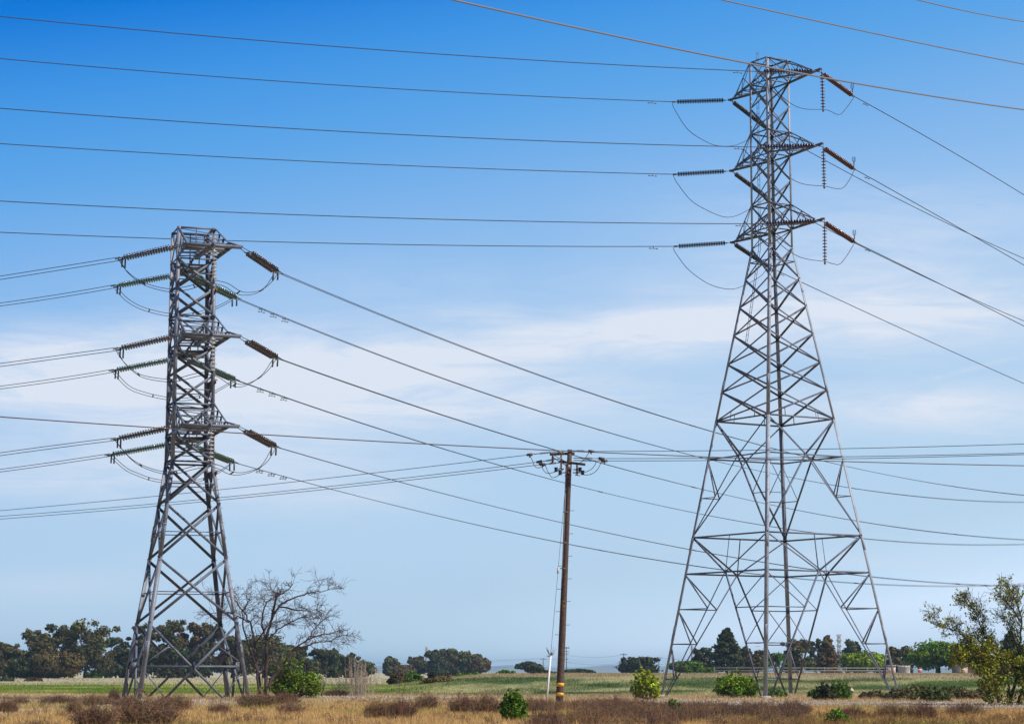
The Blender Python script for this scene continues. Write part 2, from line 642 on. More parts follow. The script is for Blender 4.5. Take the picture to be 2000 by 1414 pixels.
# --- the tall tower on the right
RT = Tower('transmission_tower', (16.619, 145, 0), R(-57.698),
           [(.061, 5.283), (17.346, 2.69), (28.422, .945), (40.704, .913)], 'taller slender lattice tower with six pointed arms and splayed braced legs')
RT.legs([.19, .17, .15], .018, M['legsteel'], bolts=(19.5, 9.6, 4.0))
for f in range(4):
    RT.b(f, RT.P(f, 40.66), RT.P(f + 1, 40.66), .09, 2)
up = [40.66, 39.17, 37.58, 35.92, 34.37, 32.73, 31.18, 29.55]
for i, (a, b) in enumerate(zip(up[:-1], up[1:])):
    RT.xpanel(a, b, .085 if i else .06)
for z in (39.17, 35.92, 34.37, 31.18, 29.55):
    RT.horiz(z, .085)
RT.xpanel(29.55, 28.38, .06)
RT.horiz(27.5, .06)
lo = [28.38, 26.4, 24.61, 22.83, 20.99, 19.22, 17.36]
for a, b in zip(lo[:-1], lo[1:]):
    RT.xpanel(a, b, .10)
RT.horiz(17.36, .10)
for f in range(4):
    A, B = RT.P(f, 17.36), RT.P(f + 1, 17.36)
    # short hangers between the lowest X and the belt
    for t in (.27, .73):
        z_ = 17.36 + (19.22 - 17.36) * .30
        RT.b(f, RT.Mid(f, z_, t), RT.Mid(f, 17.36, t), .04, 3)
    M1 = RT.Mid(f, 14.98)
    RT.b(f, A, M1, .09, 0)
    RT.b(f, B, M1, .09, 1)
    RT.b(f, RT.P(f, 14.98), RT.P(f + 1, 14.98), .085, 2)
    for k, e in ((0, RT.P(f, 10.03)), (1, RT.P(f + 1, 10.03))):
        RT.b(f, M1, e, .085, k)
        t = (14.98 - 12.5) / (14.98 - 10.03)
        Dp = M1 * (1 - t) + e * t
        RT.b(f, RT.P(f + k, 14.9), Dp, .06, 2)
        RT.b(f, RT.P(f + k, 12.5), Dp, .05, 3)
    RT.b(f, RT.P(f, 10.03), RT.P(f + 1, 10.03), .10, 2)
    M2 = RT.Mid(f, 7.73)
    RT.b(f, RT.P(f, 10.03), M2, .085, 0)
    RT.b(f, RT.P(f + 1, 10.03), M2, .085, 1)
    RT.b(f, RT.Mid(f, 10.0), M2, .05, 3)
    RT.b(f, RT.P(f, 7.73), RT.P(f + 1, 7.73), .10, 2)
    for k in (0, 1):
        e = RT.P(f + k, .05) * np.array([.95, .95, 1])
        e = RT.Mid(f, .05, .04 if k == 0 else .96)
        RT.b(f, M2, e, .085, k)
        prev = 7.73
        for z in (5.51, 3.34, 1.15):
            t = (7.73 - z) / 7.68
            Dp = M2 * (1 - t) + e * t
            RT.b(f, RT.P(f + k, prev - .05), Dp, .065, 2)
            RT.b(f, RT.P(f + k, z), Dp, .065, 3)
            prev = z
RT.finish(M['steel'])
for k in range(4):
    m = MB()
    p = RT.P(k, .2)
    lathe(m, [(-.6, .35), (.16, .35), (.2, .30)], 14, 'z')
    o = m.build('footing', M['conc'], RT.root, True)
    o.location = (p[0], p[1], .0)


def right_arm(sgn, zlo, zhi, ln):
    m = MB()
    f = 1 if sgn > 0 else 3
    fx = np.array(FN[f], float)
    A, B = RT.P(f, zlo), RT.P(f + 1, zlo)
    A2, B2 = RT.P(f, zhi), RT.P(f + 1, zhi)
    T = np.array([sgn * ln, 0, zlo - .18])
    T2 = T + np.array([-sgn * .45, 0, .16])
    for p, q, w in ((A, T, .12), (B, T, .12), (A2, T2, .075), (B2, T2, .075)):
        brace(m, p, q, np.array([0, -1. if p[1] < 0 else 1., 0]), w, 0, .0)
    nz = np.array([0, 0, -1.])
    for a, b in ((.0, .42), (.42, .0), (.42, .72), (.72, .42)):
        pa, pb = A * (1 - a) + T * a, B * (1 - b) + T * b
        brace(m, pa, pb, nz, .055, 1, .02)
    for a in (.42, .72):
        brace(m, A * (1 - a) + T * a, B * (1 - a) + T * a, nz, .055, 2, .02)
    for P_, P2 in ((A, A2), (B, B2)):
        sd_ = np.array([0, np.sign(P_[1]), 0])
        for a, b in ((.45, .45), (.45, .0), (.0, .45), (.75, .72)):
            brace(m, P_ * (1 - a) + T * a, P2 * (1 - b) + T2 * b, sd_, .045, 1, .02)
    if sgn > 0:
        d = np.array([1, 0, .06])
        bar(m, T - d * .55 + np.array([0, 0, .03]), T + d * .42 + np.array([0, 0, .03]), .16, .12)
    bar(m, T - np.array([0, .16, 0]), T + np.array([0, .16, 0]), .10, .14)
    m.build('crossarm', M['steel'], RT.root)
    return RT.world(T)


RL = [(39.17, 40.62), (34.40, 35.92), (29.62, 31.18)]
tipR = [right_arm(1, a, b, 4.75) for a, b in RL]
tipL = [right_arm(-1, a, b, 4.1) for a, b in RL]
# ladder inside the left face
m = MB()
for dt in (-.055, .055):
    pts_ = [RT.Mid(0, z, .36 + dt * (.9 / corner_fn(RT.lv, z)) ** 1.0) + np.array([0, .16, 0]) for z in (22.3, 28.4, 41.3)]
    tube(m, pts_, .018, 5)
for z in np.arange(22.4, 41.2, .36):
    k = .9 / corner_fn(RT.lv, z)
    bar(m, RT.Mid(0, z, .36 - .055 * k) + np.array([0, .16, 0]), RT.Mid(0, z, .36 + .055 * k) + np.array([0, .16, 0]), .02)
m.build('ladder', M['steel'], RT.root)
for f, t in ((0, .925), (1, .25)):
    m = MB()
    p = RT.Mid(f, 3.30, t)
    d = unit(RT.P(f + 1, 3.3) - RT.P(f, 3.3))
    n = np.array(FN[f], float)
    q = p + n * .03
    bar(m, q - d * .16, q + d * .16, .015, .2, hint=n)
    o = m.build('warning_sign', M['red'], RT.root)
    m = MB()
    q = p + n * .03 - np.array([0, 0, .185])
    bar(m, q - d * .16, q + d * .16, .015, .16, hint=n)
    m.build('sign_lower_panel', M['blue'], o)

# --- the stockier twin-circuit tower on the left
LT = Tower('transmission_tower', (-18.834, 134, 0), R(17.679),
           [(.1, 3.20), (8.104, 1.995), (13.706, 1.253), (27.454, 1.135)], 'shorter thick-legged lattice tower at left beside the bare tree')
M['legsteel2'] = mat('sunlit_grey_leg_steel', (.195, .21, .255), .45, 0, 1.1, .3, spec=.4)  # lighter than its bracing steel: the sunlit look is in the colour
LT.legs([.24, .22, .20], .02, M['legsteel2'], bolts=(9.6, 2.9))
LT.horiz(27.40, .12)
tz = [25.58, 23.88, 22.2, 20.4, 18.78, 17.02, 15.26, 13.67, 11.2, 8.07, 4.35]
LT.xpanel(27.40, 25.58, .07, (1, 3))
for f in (0, 2):
    LT.b(f, LT.Mid(f, 27.40), LT.Mid(f, 25.58), .06, 3)
for i, (a, b) in enumerate(zip(tz[:-1], tz[1:])):
    LT.xpanel(a, b, .15 if i not in (2, 5) else .11, (0, 2))
    LT.xpanel(a, b, .13 if i not in (2, 5) else .09, (1, 3))
for z in (25.58, 22.2, 20.4, 17.02, 15.26, 13.67):
    LT.horiz(z, .11)
for a, b in zip(tz[4:-1], tz[5:]):
    if a in (17.02,):
        continue
    zm = a * .48 + b * .52
    LT.horiz(zm, .05)
LT.horiz(24.7, .05)
LT.horiz(14.2, .05)
for f in range(4):
    A, B = LT.P(f, 4.35), LT.P(f + 1, 4.35)
    Mx = LT.Mid(f, 1.91)
    LT.b(f, A, LT.Mid(f, .1, .76), .13, 0)
    LT.b(f, B, LT.Mid(f, .1, .24), .13, 1)
    LT.b(f, LT.P(f, 1.91), LT.P(f + 1, 1.91), .12, 2)
    for k in (0, 1):
        LT.b(f, LT.P(f + k, 1.85), LT.Mid(f, .1, .25 if k == 0 else .75), .06, 3)
        LT.b(f, LT.P(f + k, 1.97), (LT.P(f + k, 4.35) + Mx) / 2, .06, 3)
    m = LT.faces[f]
    n = np.array(FN[f], float)
    bar(m, Mx - np.array([0, 0, .28]) - n * .02, Mx + np.array([0, 0, .28]) - n * .02, .5, .012, hint=np.cross(n, (0, 0, 1)))
LT.finish(M['steel2'])
for k in range(4):
    m = MB()
    p = LT.P(k, .2)
    lathe(m, [(-.6, .4), (.10, .4), (.14, .34)], 14, 'z')
    o = m.build('footing', M['conc'], LT.root, True)
    o.location = (p[0], p[1], 0.)
for z in (23.75, 18.35, 13.05):
    m = MB()
    bar(m, LT.Mid(1, z, .0) + np.array([.04, -.1, 0]), LT.Mid(1, z, 1.0) + np.array([.04, .1, 0]), .05, .22)
    bar(m, LT.Mid(1, z + .12, .0) + np.array([.02, 0, 0]), LT.Mid(1, z + .12, 1.) + np.array([.02, 0, 0]), .3, .03)
    m.build('bracket_plate', M['rust'], LT.root)

LL = [(25.58, 27.36), (20.42, 22.2), (15.26, 17.02)]
nA, nB, nC, farT, farTw = [], [], [], [], []
for zlo, zhi in LL:
    m = MB()
    A, B, A2, B2 = LT.P(0, zlo), LT.P(1, zlo), LT.P(0, zhi), LT.P(1, zhi)
    z = zlo + .10
    TA, TB = np.array([-1.22, -5.0, z]), np.array([1.42, -4.75, z])
    for p, q, w, sg in ((A, TA, .16, -1), (B, TB, .16, 1), (A2, TA, .11, -1), (B2, TB + (0, .3, .18), .11, 1)):
        brace(m, p, q, np.array([sg, 0, 0.]), w, 0, 0)
    # end girder and the second beam behind it
    nz = np.array([0, 0, -1.])
    bar(m, TA + (-.15, 0, 0), TB + (.55, -.05, .02), .30, .16)
    bar(m, TA * .80 + A * .20 + (0, 0, -.02), TB * .80 + B * .20 + (0, 0, -.02), .26, .14)
    bar(m, TB + (-.2, .1, .28), TB + (.62, -.1, .06), .10, .10)
    for a in (.3, .55, .8):
        brace(m, A * (1 - a) + TA * a, B * (1 - a) + TB * a, nz, .10, 1, .02)
        brace(m, A2 * (1 - a) + TA * a, B2 * (1 - a) + TB * a, np.array([0, -1., .4]), .065, 1, .02)
    for a, b in ((0, .3), (.3, .55), (.55, .8)):
        brace(m, A * (1 - a) + TA * a, B * (1 - b) + TB * b, nz, .07, 2, .02)
        brace(m, A2 * (1 - a) + TA * a, B2 * (1 - b) + TB * b, np.array([0, -1., .4]), .05, 2, .02)
        for P_, P2, TT, sg in ((A, A2, TA, -1), (B, B2, TB, 1)):
            pa, pb = P_ * (1 - b) + TT * b, P2 * (1 - b) + TT * b
            brace(m, pa, pb, np.array([sg, 0, 0.]), .06, 1, .02)
            brace(m, P_ * (1 - a) + TT * a, pb, np.array([sg, 0, 0.]), .06, 2, .02)
    # centre strut carrying the hanging string
    c0 = (A + B) / 2
    c1 = (TA + TB) / 2 + np.array([.22, -.35, .05])
    bar(m, c0 + (0, 0, .02), c1, .16, .20)
    bar(m, (A2 + B2) / 2 * .55 + c1 * .45, c1, .07)
    bar(m, (A2 + B2) / 2 * .55 + c1 * .45, c0 * .5 + c1 * .5, .06)
    m.build('crossarm', M['steel2'], LT.root)
    nA.append(LT.world(TA))
    nB.append(LT.world(TB + (.55, 0, 0)))
    nC.append(LT.world(c1))
    m = MB()
    A, B, A2, B2 = LT.P(2, zlo), LT.P(3, zlo), LT.P(2, zhi), LT.P(3, zhi)
    T = np.array([.30, 4.75, z])
    for p, q, w, sg in ((A, T, .15, 1), (B, T, .15, -1), (A2, T, .10, 1), (B2, T, .10, -1)):
        brace(m, p, q, np.array([sg, 0, 0.]), w, 0, 0)
    for a in (.35, .65):
        brace(m, A * (1 - a) + T * a, B * (1 - a) + T * a, nz, .09, 1, .02)
        for P_, P2, sg in ((A, A2, 1), (B, B2, -1)):
            brace(m, P_ * (1 - a) + T * a, P2 * (1 - a) + T * a, np.array([sg, 0, 0.]), .06, 1, .02)
    for a, b in ((0, .35), (.35, .65)):
        brace(m, A * (1 - a) + T * a, B * (1 - b) + T * b, nz, .07, 2, .02)
    bar(m, T + (-.25, 0, 0), T + (.25, 0, 0), .34, .30)
    bar(m, T + (.1, -.5, 0), T + (1.2, -.6, 0), .24, .16)
    m.build('crossarm', M['steel2'], LT.root)
    farT.append(LT.world(T))


# ------------------------------------------------------------------ insulator strings (each hangs from a tower: a thing of its own)
def disc_stack(n, pitch, r, mat_, name='disc_stack'):
    pf = []
    for i in range(n):
        x = i * pitch
        pf += [(x, .030), (x + pitch * .50, .032), (x + pitch * .58, r * .55), (x + pitch * .74, r), (x + pitch * .84, r * .96), (x + pitch * .88, .036)]
    pf.append((n * pitch, .030))
    m = MB()
    lathe(m, pf, 14)
    return m.mesh(name, mat_, True)


stacks = {}


def insulator(p, q, mat_, label, group, r=.15, pitch=.19, twin=0., lead=.35, tail=.2, horn=False, lead2=None):
    """string from p (on the arm) to q (live end)"""
    p, q = np.asarray(p, float), np.asarray(q, float)
    ln = np.linalg.norm(q - p)
    d = Vector((q - p)).normalized()
    upv = Vector((0, 0, 1)) if abs(d.z) < .9 else Vector((0, 1, 0))
    ya = upv.cross(d).normalized()
    za = d.cross(ya)
    root = empty('insulator_string', p, label, 'insulator', group)
    root.rotation_euler = Matrix((d, ya, za)).transposed().to_euler()
    n = max(3, int((ln - lead - tail) / pitch))
    key = (n, mat_.name, r)
    if key not in stacks:
        stacks[key] = disc_stack(n, pitch, r, mat_)
    x0 = ln - tail - n * pitch
    for off in ((-twin / 2, twin / 2) if twin else (0,)):
        o = bpy.data.objects.new('disc_stack', stacks[key])
        COL.objects.link(o)
        o.parent = root
        o.location = (x0, off, 0)
    m = MB()
    if twin:
        for off in (-twin / 2, twin / 2):
            bar(m, (0, off * .6, 0), (x0, off, 0), .035)
        bar(m, (x0 - .06, -twin / 2 - .06, 0), (x0 - .06, twin / 2 + .06, 0), .07, .03)
    else:
        bar(m, (0, 0, 0), (x0 + .02, 0, 0), .035)
        bar(m, (x0 - .1, 0, 0), (x0 + .01, 0, 0), .08)
    m.build('arm_fitting', M['fitting'], root)
    m = MB()
    xe = ln - tail
    if twin:
        bar(m, (xe + .05, -twin / 2 - .06, 0), (xe + .05, twin / 2 + .06, 0), .10, .03)
        for off in (-twin / 2, twin / 2):
            bar(m, (xe - .02, off, 0), (xe + tail + .35, off * .8, 0), .05)
            bar(m, (xe + .12, off * .9, 0), (xe + .22, off * .9, -.55), .07)
    else:
        bar(m, (xe - .02, 0, 0), (xe + tail + .05, 0, 0), .06)
        bar(m, (xe + tail - .05, 0, .0), (xe + tail + .15, 0, 0), .1)
    m.build('live_fitting', M['fitting'], root)
    if horn:
        m = MB()
        th = np.linspace(-2.6, 2.6, 14)
        # upright racket-shaped arcing horn
        wp = [np.array(q) + (0, 0, .05)] + [np.array(q) + np.array([.10 * math.sin(a), 0, .62 - .12 * math.cos(a) * 1.6 + .0]) for a in th] + [np.array(q) + (0, 0, .05)]
        inv = Matrix.LocRotScale(Vector(p), root.rotation_euler, None).inverted()
        tube(m, [np.array(inv @ Vector(w_)) for w_ in wp], .016, 5)
        m.build('arcing_horn', M['fitting'], root)
    return root


ORD = ['top', 'middle', 'lowest']
dirB = unit((.61, .79, 0))
dirA = unit((-.95, -.31, 0))
dirD = unit((.60, .80, 0))
dirC = unit((-.953, .303, 0))

GI = 'insulators on the taller tower'
rEndL, rEndR, lEndL, lEndR, vEnd = [], [], [], [], []
for i, (a, b, c, d, e) in enumerate([((1487, 140.5), (1665, 187), (1608, 214), (1318, 199.5), (1497, 250)),
                                     ((1489, 288), (1668, 330), (1610, 364), (1319, 341), (1498, 386)),
                                     ((1492, 437.5), (1669, 473), (1611, 512), (1321, 481.5), (1501, 521))]):
    T = tipR[i]
    T0 = T + np.array([.08, -.1, -.05])
    eL, eR = hit(T0, dirA, *a), hit(T0, dirB, *b)
    insulator(T0, eL, M['brown'], 'brown disc insulator lying left along the %s right-hand arm of the taller tower' % ORD[i], GI, .165, .185)
    insulator(T0 + dirB * .1, eR, M['brown'], 'brown disc insulator slanting down-right from the %s right-hand arm of the taller tower' % ORD[i], GI, .165, .185, horn=True)
    V0 = T + np.array([.25, -.36, -.02])
    vE = at(c[0], c[1], V0[1])
    vE[:2] = V0[:2] + (vE[:2] - V0[:2]) * .8
    insulator(V0, vE, M['maroon'], 'maroon insulator hanging straight down from the %s right-hand arm of the taller tower' % ORD[i], GI, .15, .20, lead=.22, tail=.1)
    T = tipL[i]
    e1, e2 = hit(T, dirA, *d), hit(T, dirB, *e)
    insulator(T, e1, M['navy'], 'dark disc insulator pointing left from the %s left-hand arm of the taller tower' % ORD[i], GI, .16, .175, lead=.36)
    insulator(T, e2, M['navy'], 'dark insulator slanting behind the taller tower from its %s left-hand arm' % ORD[i], GI, .16, .175)
    rEndL.append(eL)
    rEndR.append(eR)
    lEndL.append(e1)
    lEndR.append(e2)
    vEnd.append(vE)

GI2 = 'insulators on the shorter tower'
bL, bR, gL, gR, wV = [], [], [], [], []
for i, (a, b, c, d, e) in enumerate([((238, 505), (541, 531), (414, 549), (229, 558.5), (460, 582)),
                                     ((234, 681), (540, 699), (411, 729), (225, 723.5), (457, 741)),
                                     ((229, 857), (537, 872), (411, 906), (217, 888), (455, 902.5))]):
    e1 = hit(nA[i], dirC, *a)
    e2 = hit(nB[i], dirD, *b)
    insulator(nA[i], e1, M['chest'], 'twin brown insulator reaching left from the %s near arm of the shorter tower' % ORD[i], GI2, .145, .165, twin=.42, lead=.8, tail=.25)
    insulator(nB[i], e2, M['chest'], 'twin brown insulator slanting right from the %s near arm of the shorter tower' % ORD[i], GI2, .145, .165, twin=.42, lead=.6, tail=.2)
    v0 = nC[i]
    vE = at(c[0], c[1], v0[1])
    vE[:2] = v0[:2]
    insulator(v0, vE, M['white'], 'pale grey insulator hanging upright inside the %s arm of the shorter tower' % ORD[i], GI2, .18, .22, lead=.15, tail=.12)
    e3, e4 = hit(farT[i], dirC, *d), hit(farT[i], dirD, *e)
    insulator(farT[i], e3, M['gglass'], 'twin green glass insulator reaching left from the %s far arm of the shorter tower' % ORD[i], GI2, .145, .165, twin=.42, lead=.7, tail=.25)
    insulator(farT[i], e4, M['gglass'], 'twin green insulator slanting right behind the %s brown strings of the shorter tower' % ORD[i], GI2, .145, .165, twin=.42, lead=.5, tail=.2)
    bL.append(e1)
    bR.append(e2)
    gL.append(e3)
    gR.append(e4)
    wV.append(vE)


# ------------------------------------------------------------------ conductors: each a real sagging parabola in its own vertical plane
def sag_curve(P0, dr, obs, t_end, t_back=0., n=60):
    P0 = np.asarray(P0, float)
    T, Z = [0.], [P0[2]]
    for u, v in obs:
        q = hit(P0, dr, u, v)
        T.append(np.dot(q[:2] - P0[:2], dr[:2]))
        Z.append(q[2])
    T, Z = np.array(T), np.array(Z)
    w = np.ones(len(T))
    w[0] = 12
    co = np.polyfit(T, Z, 2 if len(T) > 2 else 1, w=w)
    t = np.linspace(-t_back, t_end, n)
    z = np.polyval(co, t)
    z[t == 0] = P0[2]
    return np.stack([P0[0] + dr[0] * t, P0[1] + dr[1] * t, z], 1), co


def damper(parent, c, d, mat_):
    m = MB()
    c = np.asarray(c) - np.array([0, 0, .14])
    bar(m, c - d * .26, c + d * .26, .025)
    for s_2 in (-1, 1):
        bar(m, c + d * s_2 * .19, c + d * s_2 * .29, .055)
    bar(m, c, c + np.array([0, 0, .14]), .04)
    m.build('vibration_damper', mat_, parent)


def conductor(name, P0, dr, obs, t_end, r, label, group, t_back=0., damp=(), m_='wire', n=60):
    pts, co = sag_curve(P0, dr, obs, t_end, t_back, n)
    m = MB()
    tube(m, pts, r, 6)
    o = tag(m.build(name, M[m_], None, True), label, 'power line', group)
    for t in damp:
        c = np.array([P0[0] + dr[0] * t, P0[1] + dr[1] * t, np.polyval(co, t)])
        damper(o, c, np.array(dr), M['fitting'])
    return o


def twin_conductor(P0, dr, obs, t_end, r, label, group, sep=.42, ndamp=3, t0=2.2, spacers=()):
    pts, co = sag_curve(P0, dr, obs, t_end)
    root = empty('twin_conductor', P0, label, 'power line', group)
    sd_ = np.array([-dr[1], dr[0], 0])
    for k, s_2 in enumerate((-1, 1)):
        m = MB()
        q = pts - P0 + sd_ * sep / 2 * s_2
        q[:, 2] += .05 * s_2
        tube(m, q, r, 6)
        m.build('wire', M['wire'], root, True)
        for j in range(ndamp):
            t = t0 + j * 1.1 + .4 * k
            c = np.array([dr[0] * t, dr[1] * t, np.polyval(co, t) - P0[2]]) + sd_ * sep / 2 * s_2
            damper(root, c, np.array(dr), M['fitting'])
    for t in spacers:
        m = MB()
        c = np.array([dr[0] * t, dr[1] * t, np.polyval(co, t) - P0[2]])
        bar(m, c - sd_ * sep / 2 - (0, 0, .05), c + sd_ * sep / 2 + (0, 0, .05), .07)
        m.build('spacer', M['fitting'], root)
    return root


G = 'conductors of the taller tower'
WR = .026
lw = [((0, 33), (700, 95)), ((0, 212), (700, 259)), ((0, 393), (700, 424))]
lw2 = [((0, 115), (700, 169.5)), ((0, 281), (700, 320)), ((0, 454), (700, 476.5))]
rw = [((1780, 251), (2000, 381)), ((1800, 404), (2000, 518)), ((1800, 537), (2000, 637))]
rw2 = [((1578, 293), (1760, 393), (2000, 505)), ((1720, 500), (2000, 627)), ((1565, 551), (1750, 637), (2000, 749))]
for i in range(3):
    conductor('conductor', rEndL[i], dirA, lw[i], 90, WR, 'wire running left from the %s right-hand arm of the taller tower' % ORD[i], G, damp=(1.6,))
    conductor('conductor', lEndL[i], dirA, lw2[i], 90, WR, 'wire running left from the %s left-hand arm of the taller tower' % ORD[i], G, damp=(1.6,))
    conductor('conductor', rEndR[i], dirB, rw[i], 130, WR, 'wire falling away right from the %s right-hand arm of the taller tower' % ORD[i], G, damp=(1.7,))
    conductor('conductor', lEndR[i], dirB, rw2[i], 130, WR, 'wire falling away right behind the taller tower from its %s left-hand arm' % ORD[i], G, damp=(1.7,))
G = 'twin conductors of the shorter tower'
Cw = [((0, 543), (120, 524)), ((0, 713), (110, 698)), ((0, 887), (110, 872))]
Cw2 = [((0, 595), (110, 579)), ((0, 757), (110, 742)), ((0, 919), (110, 904))]
Dw = [((700, 596), (1050, 730), (1400, 845), (1650, 911), (1800, 941), (2000, 966)),
      ((700, 754.5), (1085, 879), (1280, 930), (1600, 1006), (1800, 1037), (2000, 1053)),
      ((700, 917), (1000, 994), (1260, 1054), (1700, 1129), (1850, 1141), (2000, 1142))]
Dw2 = [((700, 676), (1050, 803), (1380, 894), (1600, 944), (1770, 968), (2000, 980)),
       ((700, 822), (1000, 914), (1280, 984), (1690, 1053), (1775, 1061), (1890, 1064), (2000, 1061)),
       ((700, 967), (1260, 1087), (1600, 1135), (1770, 1145), (2000, 1139))]
for i in range(3):
    twin_conductor(bL[i], dirC, Cw[i], 60, .02, 'pair of wires running left from the %s near arm of the shorter tower' % ORD[i], G, ndamp=0)
    twin_conductor(gL[i], dirC, Cw2[i], 60, .02, 'pair of wires running left from the %s far arm of the shorter tower' % ORD[i], G, ndamp=0)
    twin_conductor(bR[i], dirD, Dw[i], 180, .02, 'pair of wires sagging right from the %s near arm of the shorter tower' % ORD[i], G, ndamp=0, spacers=(45, 88))
    twin_conductor(gR[i], dirD, Dw2[i], 180, .02, 'pair of wires sagging right from the %s far arm of the shorter tower' % ORD[i], G, ndamp=3, spacers=(40, 80))

# another line passes close by, high over the field
G = 'bright wires crossing the top of the picture'
for (u0, v0, Y0), obs, r_, lb in [((1480, 128, 60), ((880, 0), (1280, 84), (1760, 177), (2000, 215)), .024, 'thick bright wire passing in front of the top of the taller tower'),
                                  ((1680, 60, 64), ((1408, 0), (2000, 126)), .020, 'bright wire crossing the sky above the taller tower'),
                                  ((1900, 25, 68), ((1790, 0), (2000, 43)), .018, 'bright wire cutting the top right corner of the sky')]:
    P0 = at(u0, v0, Y0)
    conductor('conductor', P0, dirB, obs, 40, r_, lb, G, t_back=30, m_='bigwire', n=80)


def jumper(pix, Ya, Yb, label, group, P_start=None, P_end=None, twin=0., r=.02):
    pix = np.array(pix, float)
    s_2 = np.concatenate([[0], np.cumsum(np.hypot(*np.diff(pix, axis=0).T))])
    s_2 /= s_2[-1]
    P = np.array([at(u, v, Ya + (Yb - Ya) * t) for (u, v), t in zip(pix, s_2)])
    if P_start is not None:
        P[0] = P_start
    if P_end is not None:
        P[-1] = P_end
    C = catmull(P, 7)
    if not twin:
        m = MB()
        tube(m, C, r, 6)
        return tag(m.build('jumper_cable', M['wire'], None, True), label, 'jumper cable', group)
    root = empty('jumper_cable', P[0], label, 'jumper cable', group)
    tg = np.gradient(C, axis=0)
    sd_ = np.cross(tg, (0, 0, 1.))
    sd_ /= np.linalg.norm(sd_, axis=1)[:, None] + 1e-9
    for k in (-1, 1):
        m = MB()
        q = C - P[0] + sd_ * twin / 2 * k
        q[:, 2] += .06 * k
        tube(m, q, r, 6)
        m.build('wire', M['wire'], root, True)
    for t in (.35, .7):
        i = int(len(C) * t)
        m = MB()
        c = C[i] - P[0]
        bar(m, c - sd_[i] * twin / 2 - (0, 0, .06), c + sd_[i] * twin / 2 + (0, 0, .06), .06)
        m.build('spacer', M['fitting'], root)
    return root


G = 'jumper loops of the taller tower'
JL = [[(1313, 202), (1318, 215), (1345, 255), (1385, 280), (1412, 286), (1440, 283), (1470, 268), (1490, 252)],
      [(1315, 343), (1322, 357), (1350, 392), (1385, 413), (1415, 424), (1440, 421), (1475, 402), (1497, 388)],
      [(1315, 484), (1320, 495), (1345, 527), (1385, 555), (1425, 565), (1455, 557), (1485, 540), (1500, 522)]]
JR = [[(1668, 190), (1660, 202), (1645, 221), (1635, 224), (1620, 217), (1607, 214.5), (1570, 213), (1545, 203), (1520, 182), (1500, 155), (1487, 141)],
      [(1668, 333), (1660, 350), (1648, 366), (1635, 369), (1610, 364), (1575, 361), (1550, 352), (1525, 332), (1505, 305), (1490, 289)],
      [(1669, 475), (1655, 498), (1640, 516), (1625, 515), (1611, 511), (1580, 507), (1555, 499), (1525, 478), (1505, 453), (1493, 438)]]
for i in range(3):
    jumper(JL[i], lEndL[i][1], lEndR[i][1], 'slack loop below the %s left-hand arm of the taller tower' % ORD[i], G, None, lEndR[i])
    jumper(JR[i], rEndR[i][1], rEndL[i][1], 'slack loop under the hanging insulator of the %s right-hand arm' % ORD[i], G, None, rEndL[i])
G = 'jumper loops of the shorter tower'
JN = [[(233, 507), (245, 527), (265, 545), (290, 558), (330, 567), (365, 563), (388, 556), (402, 551), (414, 550)],
      [(228, 684), (240, 705), (262, 726), (285, 737), (325, 743), (350, 741), (385, 732), (411, 729)],
      [(225, 860), (245, 885), (265, 903), (290, 915), (320, 923), (345, 922), (380, 913), (411, 907)]]
JN2 = [[(414, 550), (440, 556), (463, 570), (480, 574), (505, 570), (525, 555), (538, 536)],
       [(411, 729), (430, 734), (455, 750), (475, 753), (500, 742), (520, 725), (536, 702)],
       [(411, 907), (430, 913), (450, 923), (470, 925), (500, 917), (518, 903), (535, 875)]]
JF = [[(226, 562), (245, 583), (270, 599), (300, 609), (330, 615), (360, 616), (390, 611), (425, 600), (455, 584)],
      [(222, 726), (250, 755), (280, 768), (325, 778), (360, 780), (390, 775), (420, 765), (457, 744)],
      [(218, 891), (245, 915), (270, 927), (300, 937), (340, 942), (380, 940), (410, 931), (435, 917), (455, 903)]]
for i in range(3):
    jumper(JN[i], bL[i][1], wV[i][1], 'double slack loop left of the hanging pale insulator, %s near arm of the shorter tower' % ORD[i], G, twin=.34)
    jumper(JN2[i], wV[i][1], bR[i][1], 'double slack loop right of the hanging pale insulator, %s near arm of the shorter tower' % ORD[i], G, twin=.34)
    jumper(JF[i], gL[i][1], gR[i][1], 'double slack loop joining the %s green insulators of the shorter tower' % ORD[i], G, twin=.34)

# ------------------------------------------------------------------ the leaning wooden utility pole
YP = 118.
pb, pt = at(1092, 1362, YP), at(1113, 878, YP)
pb[2] = -.3
up_ = empty('utility_pole', (pb[0], pb[1], 0), 'leaning brown wooden utility pole with crossarms in the middle of the field', 'utility pole')
off = np.array([pb[0], pb[1], 0])
m = MB()
ts = np.linspace(0, 1, 14)
tube(m, [(pb + (pt - pb) * t) - off for t in ts], [.20 - .078 * t for t in ts], 18)
m.build('shaft', M['wood'], up_, True)


def on_pole(v):
    q = at(1113, v, YP)
    t = (q[2] - pb[2]) / (pt[2] - pb[2])
    return pb + (pt - pb) * t, .20 - .078 * t


for v0, v1 in ((1333, 1340), (1352, 1358.5)):
    m = MB()
    p0, r0 = on_pole(v0)
    p1, r1 = on_pole(v1)
    tube(m, [p0 - off, p1 - off], [r0 + .006, r1 + .006], 18)
    m.build('yellow_band', M['yellow'], up_, True)
